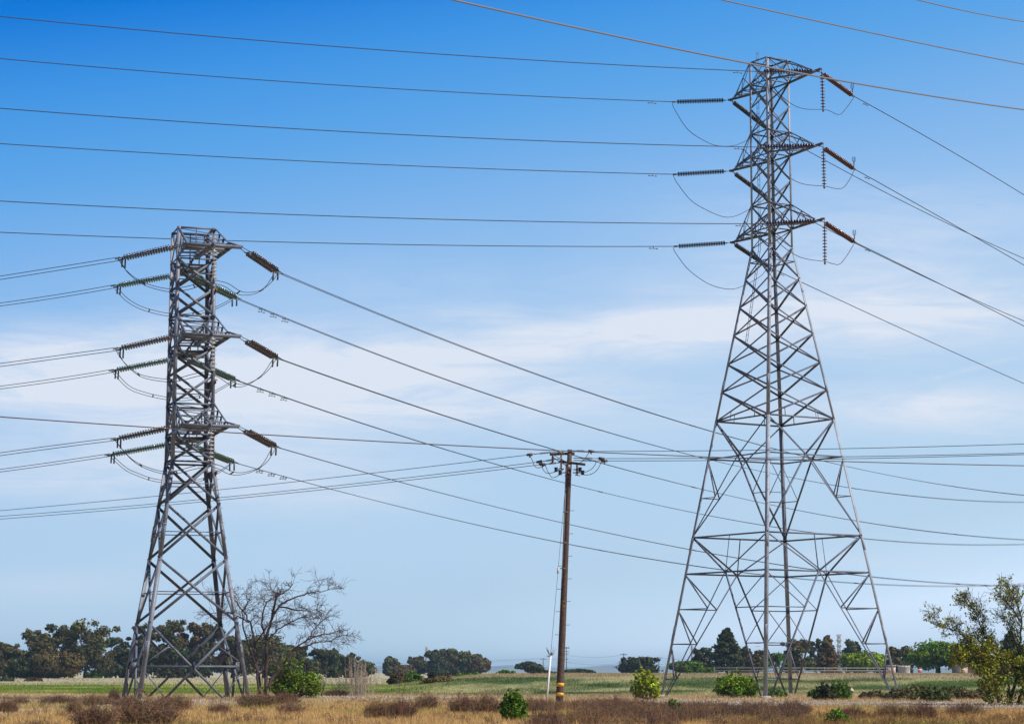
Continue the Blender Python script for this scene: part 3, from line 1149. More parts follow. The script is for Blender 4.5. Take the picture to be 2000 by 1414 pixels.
# stencilled pole tag, conduit, steps
m = MB()
for j, v in enumerate((1175, 1180.5, 1186, 1191)):
    p, r0 = on_pole(v)
    c = p - off + np.array([.02, -r0 - .006, 0])
    bar(m, c + (-.05, 0, -.05), c + (-.05, 0, .05), .02, .008)
    bar(m, c + (.05, 0, -.05), c + (.05, 0, .05), .02, .008)
    bar(m, c + (-.05, 0, .04 * (-1) ** j), c + (.05, 0, .04 * (-1) ** j), .008, .02)
m.build('number_tag', M['tag'], up_)
m = MB()
p0, r0 = on_pole(905)
p1, r1 = on_pole(1130)
tube(m, [p0 - off + (-r0 - .03, -.06, 0), p1 - off + (-r1 * .75, -r1 - .03, 0)], .035, 8)
for v in (930, 1000, 1060, 1110):
    p, r_ = on_pole(v)
    bar(m, p - off + (-r_ - .08, -.08, 0), p - off + (.02, -r_ - .01, 0), .05)
m.build('conduit', M['conduit'], up_, True)
sides = [(1102, 1), (1129, -1), (1146, 1), (1155, -1) if False else (1190, 1)]
for v, s_2 in ((997, 1), (1042, 1), (1086, 1), (1130, 1), (1174, 1), (1220, 1), (1264, 1), (1105, -1), (1150, -1), (1194, -1), (1239, -1), (1060, -1)):
    m = MB()
    p, r_ = on_pole(v)
    p = p - off
    bar(m, p + (s_2 * r_ * .8, 0, 0), p + (s_2 * (r_ + .17), -.02, 0), .022)
    bar(m, p + (s_2 * (r_ + .17), -.02, -.02), p + (s_2 * (r_ + .17), -.02, .04), .022)
    m.build('step_bolt', M['fitting'], up_)


def pp(u, v, dY=0.):
    return at(u, v, YP + dY) - off


m = MB()
bar(m, pp(1075, 887, -.6), pp(1121, 885.5, .5), .11, .13)
m.build('crossarm', M['darkwood'], up_)
m = MB()
bar(m, pp(1092, 901, .5), pp(1142, 907, -.6), .11, .13)
m.build('crossarm', M['darkwood'], up_)
m = MB()
bar(m, pp(1078, 892, -.5), pp(1108, 910, -.16), .04)
bar(m, pp(1082, 889, -.5), pp(1108, 903, -.16), .03)
m.build('arm_brace', M['fitting'], up_)
for k, (u, v, v2, dY) in enumerate(((1079.5, 887, 903, -.55), (1096, 888, 914, -.3), (1127, 907, 927, -.4), (1108, 905, 922, -.35))):
    m = MB()
    a, b = pp(u, v, dY), pp(u, v2, dY)
    bar(m, a, b, .07)
    ln = np.linalg.norm(b - a)
    for t in np.linspace(.15, .85, 6):
        c = a + (b - a) * t
        tube(m, [c - (0, 0, .018), c + (0, 0, .018)], .065, 8)
    bar(m, b + (-.1, 0, .0), b + (.14, 0, -.05), .08, .05)
    m.build('fuse_cutout', M['maroon'], up_)
m = MB()
bar(m, pp(1093, 880.5, -.3), pp(1094, 886, -.3), .28, .2)
m.build('arm_end_block', M['palebark'], up_)
m = MB()
p, r_ = on_pole(912)
tube(m, [p - off - (0, 0, .1), p - off + (0, 0, .1)], r_ + .008, 16)
m.build('metal_collar', M['tank'], up_, True)
for u0, u1, v in ((1086, 1100, 917), (1094, 1104, 923), (1120, 1133, 917), (1119, 1138, 923)):
    m = MB()
    a, b = pp(u0, v, -.25), pp(u1, v, -.15)
    tube(m, [a, b], .03, 6)
    e = a if u1 < 1110 else b
    lathe_p = [e + (0, 0, -.09), e + (0, 0, .09)]
    tube(m, lathe_p, .085, 10)
    for z in (-.1, .1):
        tube(m, [e + (0, 0, z - .012), e + (0, 0, z + .012)], .12, 10)
    m.build('spool_insulator', M['navy'], up_)

# dead-end strings on the pole: things hanging from it
G = 'dead-end insulators of the utility pole'
DE = [((1092, 881.5), (1033, 888), -.4, 'uppermost rod insulator left of the utility pole head'), ((1093, 896), (1052, 902), -.2, 'middle rod insulator left of the utility pole head'),
      ((1096, 903), (1058, 907), .2, 'lowest rod insulator left of the utility pole head'), ((1115, 880), (1156, 881.5), .3, 'uppermost rod insulator right of the utility pole head'),
      ((1120, 894.5), (1176, 895.5), -.2, 'middle rod insulator right of the utility pole head'), ((1120, 899), (1182, 900), -.5, 'lowest rod insulator right of the utility pole head')]
for (a, b, dY, lb) in DE:
    A, B = at(*a, YP + dY), at(*b, YP + dY)
    root = empty('dead_end_insulator', A, lb, 'insulator', G)
    m = MB()
    tube(m, [(0, 0, 0), B - A], .022, 6)
    n = 9
    for t in np.linspace(.3, .62, n):
        c = (B - A) * t
        d_ = unit(B - A)
        tube(m, [c - d_ * .012, c + d_ * .012], .055, 8)
    m.build('rod', M['navy'], root)
    m = MB()
    d_ = unit(B - A)
    tube(m, [B - A - d_ * .18, B - A + d_ * .12], [.085, .06], 10)
    bar(m, B - A - d_ * .1, B - A - d_ * .02 + (0, 0, -.14), .06)
    m.build('clamp', M['cable'], root)
G = 'thin wires of the utility pole'
for (st, dY), dr, obs, te, lb in [
        ((( 1033, 888), -.4), (-.78, .62), ((0, 997), (700, 927)), 60, 'upper of three thin wires dropping left from the utility pole'),
        (((1052, 902), -.2), (-.78, .62), ((0, 1008), (700, 943.5)), 60, 'middle of three thin wires dropping left from the utility pole'),
        (((1058, 907), .2), (-.78, .62), ((0, 1013.5), (700, 948.5)), 60, 'lowest of three thin wires dropping left from the utility pole'),
        (((1156, 881.5), .3), (.95, -.3), ((1600, 877), (2000, 867)), 36, 'uppermost thin wire running right from the utility pole'),
        (((1176, 895.5), -.2), (.95, -.3), ((1640, 892), (2000, 885)), 36, 'middle thin wire running right from the utility pole'),
        (((1182, 900), -.5), (.95, -.3), ((1645, 896), (2000, 887.5)), 36, 'lowest thin wire running right from the utility pole')]:
    P0 = at(*st, YP + dY)
    dr = unit((*dr, 0))
    conductor('service_wire', P0, dr, obs, te, .017, lb, G, n=40)
P0 = at(1113, 881, YP - .16)
conductor('messenger_cable', P0, unit((-.93, -.37, 0)), ((0, 816), (325, 834), (700, 859), (1280, 888), (2000, 909)), 36, .028,
          'thick pinkish cable passing the utility pole head and the shorter tower', 'cables on the utility pole', t_back=40, m_='cable', n=80)
G = 'jumper loops of the utility pole'
for pix, lb in [(((1035, 890), (1041, 902), (1044, 910), (1051, 913.5), (1060, 911), (1067, 907)), 'upper left loop of cable at the utility pole head'),
                (((1057, 903), (1060, 915), (1066, 923), (1073, 924), (1082, 922), (1088, 920)), 'inner left loop of cable at the utility pole head'),
                (((1065, 908), (1070, 921), (1078, 932), (1086, 931), (1093, 927), (1097, 925)), 'lowest left loop of cable at the utility pole head'),
                (((1151, 883), (1145, 892), (1138, 900), (1130, 905)), 'short slanting cable right of the utility pole head'),
                (((1165, 901), (1160, 911), (1152, 918), (1142, 922), (1133, 923)), 'inner right loop of cable at the utility pole head'),
                (((1175, 901), (1168, 915), (1160, 923), (1150, 927), (1138, 927)), 'outer right loop of cable at the utility pole head')]:
    jumper(pix, YP - .3, YP - .3, lb, G, r=.018)
# guy wire with its white guard and a tuft of dry weed caught on top
ga, gb = on_pole(905)[0] + np.array([-.1, -.1, 0]), at(1067, 1358, YP - 4.5)
gb[2] = 0
gw = empty('guy_wire', gb, 'taut guy wire with a white guard left of the utility pole', 'guy wire')
m = MB()
tube(m, [(0, 0, 0), ga - gb], .011, 6)
m.build('wire', M['wire'], gw)
dg = (ga - gb)
zt = at(1074, 1280, YP - 4)[2]
m = MB()
tube(m, [dg * (.1 / dg[2]), dg * ((zt) / dg[2])], .052, 10)
m.build('guard', M['whitep'], gw, True)
m = MB()
c = dg * (zt / dg[2])
for _ in range(26):
    a = rng.uniform(0, 6.28)
    e = c + np.array([math.cos(a) * .28, math.sin(a) * .28, rng.uniform(-.05, .5)]) * rng.uniform(.4, 1)
    tube(m, [c, (c + e) / 2 + (0, 0, -.04), e], .007, 4, (.09, .055, .05))
m.build('weed_tangle', M['twig'], gw)
m = MB()
c = dg * (at(1092, 1117, YP)[2] / dg[2])
tube(m, [c - dg * .012, c + dg * .012], .05, 8)
m.build('strain_insulator', M['white'], gw)


# ------------------------------------------------------------------ plants
def leaf_quads(m, P, Nn, size, cols, aspect=1.6):
    n = len(P)
    size = np.broadcast_to(size, (n,))
    Nn = Nn / (np.linalg.norm(Nn, axis=1)[:, None] + 1e-9)
    r = rng.normal(size=(n, 3))
    a = np.cross(Nn, r)
    a /= np.linalg.norm(a, axis=1)[:, None] + 1e-9
    b = np.cross(Nn, a)
    a = a * (size * aspect / 2)[:, None]
    b = b * (size / 2)[:, None]
    V = np.stack([P - a, P + b - a * .1, P + a, P - b - a * .1], 1).reshape(-1, 3)
    Q = np.arange(n * 4).reshape(-1, 4)
    m.add(V, Q, c=np.repeat(cols, 4, axis=0))


def blob_leaves(m, c, r, n, size, col, var=.35, hollow=.45, droop=0.):
    """leaves through one clump"""
    d = rng.normal(size=(n, 3))
    d /= np.linalg.norm(d, axis=1)[:, None]
    rad = hollow + (1 - hollow) * rng.random(n) ** .7
    rad *= 1 + .22 * np.sin(d[:, 0] * 5 + c[0]) * np.sin(d[:, 2] * 6 + c[2] * 3)
    P = np.asarray(c) + d * rad[:, None] * np.asarray(r)
    Nn = d * .9 + rng.normal(size=(n, 3)) * .75 + np.array([.15, 0, .35])
    cb = np.array(col) * (1 + rng.uniform(-.32, .32)) * (1 + .08 * rng.normal(size=3))
    cl_ = cb[None] * (1 + var * rng.uniform(-1, 1, n))[:, None] * (1 + .10 * rng.normal(size=(n, 3)))
    leaf_quads(m, P, Nn, size * rng.uniform(.6, 1.35, n), np.clip(cl_, .004, 1))


def limb(m, p, q, r0, r1, wob=.06, sides=6, n=6, c=None):
    p, q = np.asarray(p, float), np.asarray(q, float)
    ln = np.linalg.norm(q - p)
    t = np.linspace(0, 1, n)
    P = p + (q - p) * t[:, None]
    P[1:-1] += rng.normal(size=(n - 2, 3)) * ln * wob * .5
    tube(m, P, r0 + (r1 - r0) * t, sides, c)
    return P


GT = 'trees along the far edge of the field'
EUC, DKT, BRN, GRN, LGT, BLU, YGR = ((.105, .098, .036), (.054, .064, .024), (.145, .102, .042), (.095, .175, .018), (.22, .31, .022), (.090, .10, .052), (.32, .31, .02))


def px_tree(kind, u, vtop, vbase, wpx, D, col, label, seed, group=GT, bark='bark', nleaf=1.0, cat='tree', name=None):
    """tree whose foot is under (u, vbase) and whose crown fills wpx pixels up to vtop"""
    global rng
    keep = rng
    rng = np.random.default_rng(seed)
    b0 = at(u, vbase, D)
    b0[2] = float(ground_z(b0[0], b0[1])) if D < 900 else b0[2]
    top = at(u, vtop, D)[2]
    Ht = max(top - b0[2], .5) * (1.16 if kind == 'bush' else 1)
    Wd = wpx * D / F * (1.12 if kind != 'bush' else 1.)
    root = empty(name or {'euc': 'eucalyptus_tree', 'dome': 'round_tree', 'conic': 'conifer_tree', 'palm': 'palm_tree', 'bush': 'bush'}[kind], b0 - np.array([0, 0, .15]), label, cat, group)
    tm, cm = MB(), MB()
    ls = D / F * 3.9     # leaf clump about five photo pixels
    if kind == 'euc':
        nb = rng.integers(9, 14)
        tr = max(.09 * Wd * .35, .12)
        fork = np.array([rng.normal() * .04 * Wd, 0, Ht * .38])
        limb(tm, (0, 0, -.1), fork, tr, tr * .75, .04, 8)
        for i in range(nb):
            z = Ht * (.34 + .58 * (i + .6) / nb)
            env = Wd * .5 * (.98 - .40 * abs((z / Ht - .62) / .38) ** 1.6)
            a = rng.uniform(0, 6.28)
            rr = env * rng.uniform(.35, .92)
            c = np.array([math.cos(a) * rr, math.sin(a) * rr * .8, z])
            rad = np.array([1, 1, .72]) * Wd * rng.uniform(.14, .22)
            c[2] = min(c[2], Ht - rad[2] * .9)
            limb(tm, fork * rng.uniform(.8, 1.), c, tr * .5, tr * .14, .09, 5)
            n = int(130 * nleaf * rng.uniform(.8, 1.25))
            blob_leaves(cm, c, rad, n, ls * .95, col, .4, .3)
            for _ in range(2):
                c2 = c + rng.normal(size=3) * rad * .9
                c2[2] = min(c2[2], Ht - rad[2] * .5)
                blob_leaves(cm, c2, rad * .55, n // 3, ls * .85, col, .4, .2)
        # fuller lower skirt
        for i in range(9):
            a = rng.uniform(0, 6.28)
            c = np.array([math.cos(a) * Wd * .34, math.sin(a) * Wd * .3, Ht * rng.uniform(.10, .46)])
            blob_leaves(cm, c, np.array([.28, .26, .17]) * Wd, int(120 * nleaf), ls, np.array(col) * .85, .35, .2)
    elif kind == 'dome':
        tr = max(.05 * Wd, .1)
        fork = np.array([0, 0, Ht * .30])
        limb(tm, (0, 0, -.1), fork, tr, tr * .7, .03, 8)
        nb = 22
        for i in range(nb):
            d = rng.normal(size=3)
            d /= np.linalg.norm(d)
            c = np.array([0, 0, Ht * .55]) + d * np.array([Wd * .36, Wd * .36, Ht * .31])
            rad = np.array([Wd * .25, Wd * .25, Ht * .19]) * rng.uniform(.75, 1.2)
            limb(tm, fork, c, tr * .45, tr * .12, .08, 5)
            blob_leaves(cm, c, rad, int(190 * nleaf), ls * .9, col, .38, .25)
    elif kind == 'conic':
        limb(tm, (0, 0, -.1), (0, 0, Ht * .95), max(.035 * Wd, .1), .03, .01, 8)
        nb = 30
        for i in range(nb):
            t = (i + .3) / nb
            z = Ht * (.07 + .90 * t)
            env = Wd * .5 * (1.02 - t) ** .62 * (.85 + .25 * rng.random())
            a = i * 2.4 + rng.normal() * .4
            c = np.array([math.cos(a) * env * .62, math.sin(a) * env * .62, z])
            rad = np.array([env * .55 + .08 * Wd * .3, env * .55 + .08 * Wd * .3, Ht * .060])
            limb(tm, (0, 0, z), c, .05, .02, .05, 4)
            blob_leaves(cm, c, rad, int(115 * nleaf), ls * .85, col, .35, .15)
    elif kind == 'palm':
        limb(tm, (0, 0, -.1), (0, 0, Ht * .62), .16 * Wd * .3 + .1, .12, .01, 8)
        for i in range(46):
            a = rng.uniform(0, 6.28)
            e = rng.uniform(-.5, 1.2)
            ln = Wd * .5 * rng.uniform(.8, 1.05)
            s_2 = np.array([0, 0, Ht * .62])
            pts_ = []
            for t in np.linspace(0, 1, 7):
                pts_.append(s_2 + np.array([math.cos(a) * ln * t * math.cos(e * .6), math.sin(a) * ln * t * math.cos(e * .6), ln * .8 * (math.sin(e) * t - .55 * t * t)]))
            pts_ = np.array(pts_)
            P = np.repeat(pts_[1:], 5, 0) + rng.normal(size=(30, 3)) * ln * .05
            leaf_quads(cm, P, rng.normal(size=(30, 3)) + (0, 0, .8), ls * .6, np.tile(np.array(col) * rng.uniform(.7, 1.4), (30, 1)), 3)
    elif kind == 'bush':
        limb(tm, (0, 0, -.1), (0, 0, Ht * .4), .05 * Wd * .4 + .03, .03, .05, 6)
        nb = 20
        for i in range(nb):
            d = rng.normal(size=3)
            d /= np.linalg.norm(d)
            d[2] = abs(d[2])
            c = np.array([0, 0, Ht * .26]) + d * np.array([Wd * .35, Wd * .35, Ht * .5])
            rad = np.array([Wd * .20, Wd * .20, Ht * .24]) * rng.uniform(.8, 1.15)
            c[2] = min(c[2], Ht - rad[2] * .85)
            limb(tm, (0, 0, .02), c, .03 * Wd * .5 + .01, .012, .06, 4)
            blob_leaves(cm, c, rad, int(150 * nleaf), ls * .8, col, .38, .1)
    if kind in ('bush', 'dome'):
        for _ in range(46):
            d = rng.normal(size=3)
            d /= np.linalg.norm(d)
            d[2] = abs(d[2]) * (1 if kind == 'bush' else .8)
            k = rng.uniform(.88, 1.14)
            zc = .28 if kind == 'bush' else .5
            c = np.array([0, 0, Ht * zc]) + d * k * np.array([Wd * .52, Wd * .52, Ht * (.74 if kind == 'bush' else .5)])
            limb(tm, c * np.array([.5, .5, .7]), c, .012, .006, .1, 3)
            blob_leaves(cm, c, np.array([.05, .05, .07]) * Wd, 16, ls * .8, np.array(col) * 1.1, .4, .1)
    tm.build('trunk', M[bark], root, True)
    cm.build('crown', M['leaf'], root)
    rng = keep
    return root


TREES = [
    ('euc', 5, 1252, 1325, 62, 414, EUC, 'dark round tree cut by the left edge of the picture'),
    ('dome', 48, 1283, 1326, 62, 403, DKT, 'low dark tree in front of the gap beside the left edge tree'),
    ('euc', 74, 1228, 1325, 74, 429, EUC, 'spreading eucalyptus second from the left edge'),
    ('euc', 112, 1213, 1325, 66, 436, EUC, 'tall eucalyptus just left of the broadest one'),
    ('euc', 165, 1208, 1326, 92, 421, EUC, 'broadest eucalyptus with umbrella crown and dark trunk, left of the shorter tower'),
    ('dome', 112, 1268, 1326, 84, 403, BRN, 'brownish low tree under the tall eucalypts at left'),
    ('euc', 226, 1241, 1325, 52, 444, BLU, 'slim grey-green eucalyptus between the broad one and the shorter tower'),
    ('euc', 258, 1262, 1325, 50, 444, DKT, 'dark low tree at the left legs of the shorter tower'),
    ('euc', 285, 1216, 1325, 52, 444, EUC, 'eucalyptus seen behind the left leg of the shorter tower'),
    ('euc', 331, 1206, 1325, 58, 436, EUC, 'tallest eucalyptus framed by the legs of the shorter tower'),
    ('euc', 368, 1213, 1325, 58, 444, BRN, 'brown-green eucalyptus in the middle of the legs of the shorter tower'),
    ('euc', 408, 1215, 1325, 62, 444, EUC, 'eucalyptus behind the right legs of the shorter tower'),
    ('euc', 350, 1262, 1325, 100, 425, DKT, 'wide shaded tree low between the legs of the shorter tower'),
    ('euc', 452, 1240, 1325, 64, 444, EUC, 'eucalyptus right behind the left trunks of the bare tree'),
    ('dome', 516, 1236, 1325, 96, 432, EUC, 'large domed tree behind the trunks of the bare tree'),
    ('euc', 556, 1258, 1325, 58, 444, DKT, 'dark eucalyptus behind the right boughs of the bare tree'),
    ('euc', 598, 1262, 1325, 50, 451, EUC, 'eucalyptus above the round green bush'),
    ('euc', 640, 1265, 1325, 58, 451, DKT, 'dark eucalyptus right of the round green bush'),
    ('euc', 672, 1276, 1325, 46, 458, EUC, 'smaller eucalyptus behind the pale dead stems'),
    ('dome', 706, 1290, 1325, 44, 458, BLU, 'low grey-green tree at the right end of the left grove'),
    ('euc', 769, 1281, 1319, 32, 640, EUC, 'small two-topped tree standing apart left of the small pylon'),
    ('dome', 788, 1298, 1319, 40, 640, BRN, 'low brown tree right of the two-topped tree'),
    ('euc', 815, 1281, 1319, 34, 650, EUC, 'small umbrella tree just left of the small pylon'),
    ('euc', 852, 1270, 1319, 40, 640, DKT, 'leftmost tree of the dense clump right of the small pylon'),
    ('euc', 872, 1266, 1319, 44, 645, EUC, 'tallest tree of the dense clump right of the small pylon'),
    ('euc', 896, 1271, 1319, 44, 650, BRN, 'brownish tree in the middle of the dense clump'),
    ('euc', 919, 1273, 1319, 44, 645, EUC, 'second tree from the right of the dense clump'),
    ('dome', 938, 1281, 1319, 34, 640, BRN, 'rightmost rounded tree of the dense clump'),
    ('dome', 1034, 1291, 1319, 42, 520, DKT, 'lone dark tree left of the utility pole'),
    ('dome', 1127, 1306, 1319, 38, 520, DKT, 'low dark mound of a tree right of the utility pole'),
    ('euc', 1249, 1282, 1319, 66, 520, DKT, 'dark spreading tree midway between utility pole and taller tower'),
    ('euc', 1371, 1262, 1320, 36, 430, BLU, 'blue-grey eucalyptus left of the big dark conifer'),
    ('dome', 1340, 1289, 1321, 52, 400, GRN, 'green rounded tree behind the left leg of the taller tower'),
    ('dome', 1381, 1303, 1321, 28, 390, GRN, 'small green bush tree at the foot of the big dark conifer'),
    ('conic', 1420, 1224, 1321, 66, 400, DKT, 'big dark conifer between the legs of the taller tower'),
    ('euc', 1456, 1258, 1320, 24, 440, BLU, 'slender grey tree right of the big dark conifer'),
    ('euc', 1476, 1268, 1320, 36, 440, BRN, 'brownish tree left of the centre leg of the taller tower'),
    ('palm', 1516, 1264, 1321, 52, 410, GRN, 'shaggy palm behind the centre legs of the taller tower'),
    ('euc', 1566, 1246, 1320, 58, 430, EUC, 'open eucalyptus right of the centre legs of the taller tower'),
    ('euc', 1595, 1244, 1320, 24, 450, BLU, 'slim blue-grey tree left of the brown conifer'),
    ('conic', 1617, 1239, 1321, 46, 405, BRN, 'rusty brown conifer left of the pale pylon'),
    ('euc', 1655, 1247, 1320, 40, 470, BLU, 'grey tree standing behind the pale pylon'),
    ('euc', 1674, 1250, 1320, 26, 480, BLU, 'small thin crown between pale pylon and light green tree'),
    ('dome', 1686, 1268, 1322, 74, 390, LGT, 'light green round tree left of the right leg of the taller tower'),
    ('dome', 1727, 1284, 1321, 44, 420, BRN, 'brown low tree behind the right leg of the taller tower'),
    ('euc', 1758, 1260, 1321, 46, 410, EUC, 'airy tree behind the pale tank'),
    ('dome', 1833, 1250, 1326, 104, 330, GRN, 'big rich green tree left of the pink house'),
    ('dome', 1898, 1256, 1327, 62, 335, YGR, 'yellow-green tree touching the pink house'),
    ('conic', 1976, 1229, 1327, 58, 330, DKT, 'dark conifer behind the sprawling tree at the right edge'),
    ('dome', 1935, 1290, 1327, 60, 345, BRN, 'brownish tree behind the sprawling tree at the right edge'),
]
for i, t in enumerate(TREES):
    px_tree(*t, seed=100 + i, nleaf=2.1 if t[0] != 'palm' else 1)

GB = 'green bushes on the bank'
BUSHES = [
    (990, 1309, 1323, 36, 240, GRN, 'green bush on the bank left of the utility pole'),
    (1062, 1312, 1325, 46, 236, DKT, 'dark bush on the bank beside the guy guard'),
    (845, 1312, 1328, 15, 250, DKT, 'small upright dark bush in front of the dense clump'),
    (1155, 1309, 1321, 14, 320, DKT, 'tiny dark conical bush right of the utility pole'),
    (778, 1314, 1330, 42, 240, BRN, 'brownish bush on the bank under the two-topped tree'),
    (806, 1314, 1330, 40, 240, GRN, 'green bush on the bank below the small umbrella tree'),
    (868, 1318, 1328, 40, 235, BRN, 'flat olive bush below the dense clump of trees'),
    (915, 1317, 1329, 46, 235, GRN, 'wide low bush below the right of the dense clump'),
    (855, 1337, 1344, 62, 190, BRN, 'dark weedy hump in the green strip below the dense clump'),
    (182, 1312, 1328, 28, 420, GRN, 'rounded green bush at the foot of the broadest eucalyptus'),
    (8, 1327, 1341, 34, 330, DKT, 'dark low bush at the left edge of the meadow'),
    (66, 1333, 1341, 30, 330, BRN, 'brown low bush in the meadow near the left edge'),
    (1612, 1336, 1366, 46, 133, DKT, 'dark green bush right of the centre legs of the taller tower'),
    (1640, 1333, 1366, 44, 134, GRN, 'taller green bush beside the pale boulder'),
    (1758, 1345, 1370, 62, 131, (.13, .105, .045), 'brown-green scrub at the right foot of the taller tower'),
    (1822, 1341, 1370, 66, 128, (.085, .105, .03), 'green scrub right of the taller tower foot'),
    (1888, 1346, 1370, 70, 134, (.15, .11, .05), 'brownish scrub left of the sprawling tree'),
    (1706, 1348, 1368, 50, 136, (.14, .105, .05), 'low brown scrub right of the pale boulder'),
    (1790, 1338, 1360, 46, 152, (.16, .15, .05), 'olive scrub higher on the bank behind the right foot of the taller tower'),
    (1862, 1340, 1360, 54, 158, (.11, .12, .035), 'olive-green scrub on the bank below the pink house'),
    (1924, 1340, 1362, 40, 150, (.13, .11, .045), 'small brown scrub on the bank just left of the sprawling tree'),
]
for i, (u, vt, vb, w_, D, c, lb) in enumerate(BUSHES):
    px_tree('bush', u, vt, vb, w_, D, c, lb, 300 + i, GB, nleaf=1.5, cat='bush')
GB = 'leafy shrubs in the near field'
NEARB = [
    (575, 1296, 1357, 104, 136, (.135, .20, .012), 'large round bright green bush beside the bare tree', 7.0, 3.2),
    (1003, 1349, 1409, 54, 76, (.095, .19, .014), 'dense upright green bush below the utility pole in the brown scrub', 4., 3.0),
    (1440, 1317, 1362, 84, 139, (.16, .27, .016), 'light green bush left of the centre leg of the taller tower', 5., 1.5),
    (1262, 1312, 1358, 56, 132, (.30, .36, .020), 'sparse yellow-green sapling bush at the left leg of the taller tower', 4., .7),
    (1318, 1366, 1398, 30, 80, (.13, .21, .02), 'small green bush in the brown scrub below the left leg of the taller tower', 3.5, 1.),
    (1634, 1388, 1416, 44, 70, (.11, .23, .02), 'bright green tuft at the bottom edge below the taller tower', 3.5, 1.3),
    (1590, 1352, 1364, 22, 142, (.10, .17, .03), 'small green weed near the right foot brace of the taller tower', 3.5, .8),
    (1515, 1350, 1363, 40, 142, (.10, .17, .03), 'low green weed between the centre legs of the taller tower', 3.5, .8),
]
for i, (u, vt, vb, w_, D, c, lb, lp, nl) in enumerate(NEARB):
    D0 = D
    o = px_tree('bush', u, vt, vb, w_, D, c, lb, 400 + i, GB, nleaf=nl, cat='bush')


def grow(m, p, d, ln, r, depth, spread, upb, leafs=None, col=None, wig=.16):
    """one twisting branch and its children"""
    n = 6
    P = [np.asarray(p, float)]
    d = unit(d)
    for i in range(n):
        d = unit(d + rng.normal(size=3) * wig + np.array([0, 0, upb]) * .12)
        P.append(P[-1] + d * ln / n)
    P = np.array(P)
    tube(m, P, np.linspace(r, max(r * .45, .0065), n + 1), 5 if r > .03 else 4, None, False)
    if leafs is not None:
        for q in P[2:]:
            leafs.append(q)
    if depth <= 0:
        return
    for k in range(rng.integers(3, 6)):
        i = rng.integers(1, n + 1)
        dd = unit(P[i] - P[i - 1])
        s_2 = unit(rng.normal(size=3) * np.array([1, .8, .7]) + np.array([0, 0, .15]))
        grow(m, P[i], dd * .8 + s_2 * spread, ln * rng.uniform(.42, .72), max(r * .5, .0065), depth - 1, spread, upb, leafs, col, wig)


# bare, spreading tree beside the shorter tower
rng = np.random.default_rng(55)
YB = 133.
b0 = at(515, 1356, YB)
b0[2] = float(ground_z(b0[0], b0[1])) - .1
bt = empty('bare_tree', b0, 'leafless spreading tree beside the right legs of the shorter tower', 'tree')
stems = [([(508, 1356), (503, 1310), (498, 1262), (487, 1215), (470, 1185), (448, 1165), (415, 1160)], .09, 1.2),
         ([(506, 1356), (500, 1300), (478, 1235), (474, 1195), (486, 1172), (474, 1160)], .075, -.8),
         ([(518, 1356), (521, 1300), (521, 1250), (528, 1215), (545, 1185), (572, 1168), (608, 1158), (640, 1152)], .115, -.3),
         ([(521, 1258), (512, 1215), (519, 1180), (535, 1165), (530, 1150)], .07, .9),
         ([(531, 1210), (540, 1165), (552, 1158), (568, 1146)], .08, -1.0),
         ([(519, 1345), (545, 1310), (572, 1270), (600, 1249), (640, 1236), (678, 1231)], .085, .5),
         ([(600, 1249), (617, 1225), (630, 1212)], .05, .9),
         ([(572, 1270), (610, 1256), (645, 1250), (668, 1240)], .05, -.6),
         ([(545, 1185), (575, 1190), (600, 1192), (618, 1190)], .05, -.5),
         ([(521, 1250), (550, 1225), (590, 1205), (612, 1215)], .05, .8),
         ([(498, 1262), (520, 1225), (540, 1212)], .05, -.7),
         ([(487, 1215), (460, 1200), (432, 1195), (410, 1200)], .05, -.4),
         ([(490, 1290), (470, 1272), (445, 1270), (428, 1285)], .04, .5)]
trunkM, twigM = MB(), MB()
for pts_, r_, dyy in stems:
    n = len(pts_)
    P = catmull([at(u, v, YB + dyy * i / (n - 1) * 1.6) - b0 for i, (u, v) in enumerate(pts_)], 5)
    P[1:-1] += rng.normal(size=(len(P) - 2, 3)) * .03
    tube(trunkM, P, np.linspace(r_, max(.014, r_ * .16), len(P)), 7)
    k0 = int(len(P) * (.42 if pts_[0][1] > 1300 else .12))
    for i in range(k0, len(P)):
        for _ in range(1 if i < len(P) - 1 else 3):
            t = unit(P[i] - P[i - 1])
            s_2 = unit(rng.normal(size=3) * np.array([1, .8, .45]) + np.array([.08, 0, .18]))
            grow(twigM, P[i], t * .6 + s_2 * .9, rng.uniform(.5, 1.1), .015, 2 if rng.random() < .6 else 1, .75, -.05)
for _ in range(14):
    P0_ = at(rng.uniform(495, 530), rng.uniform(1290, 1352), YB + rng.normal() * .5) - b0
    grow(twigM, P0_, np.array([rng.normal(), rng.normal() * .5, .9]), rng.uniform(.8, 1.7), .016, 1, .6, .2)
trunkM.build('trunk', M['redbark'], bt, True)
twigM.build('branches', M['redbark'], bt)

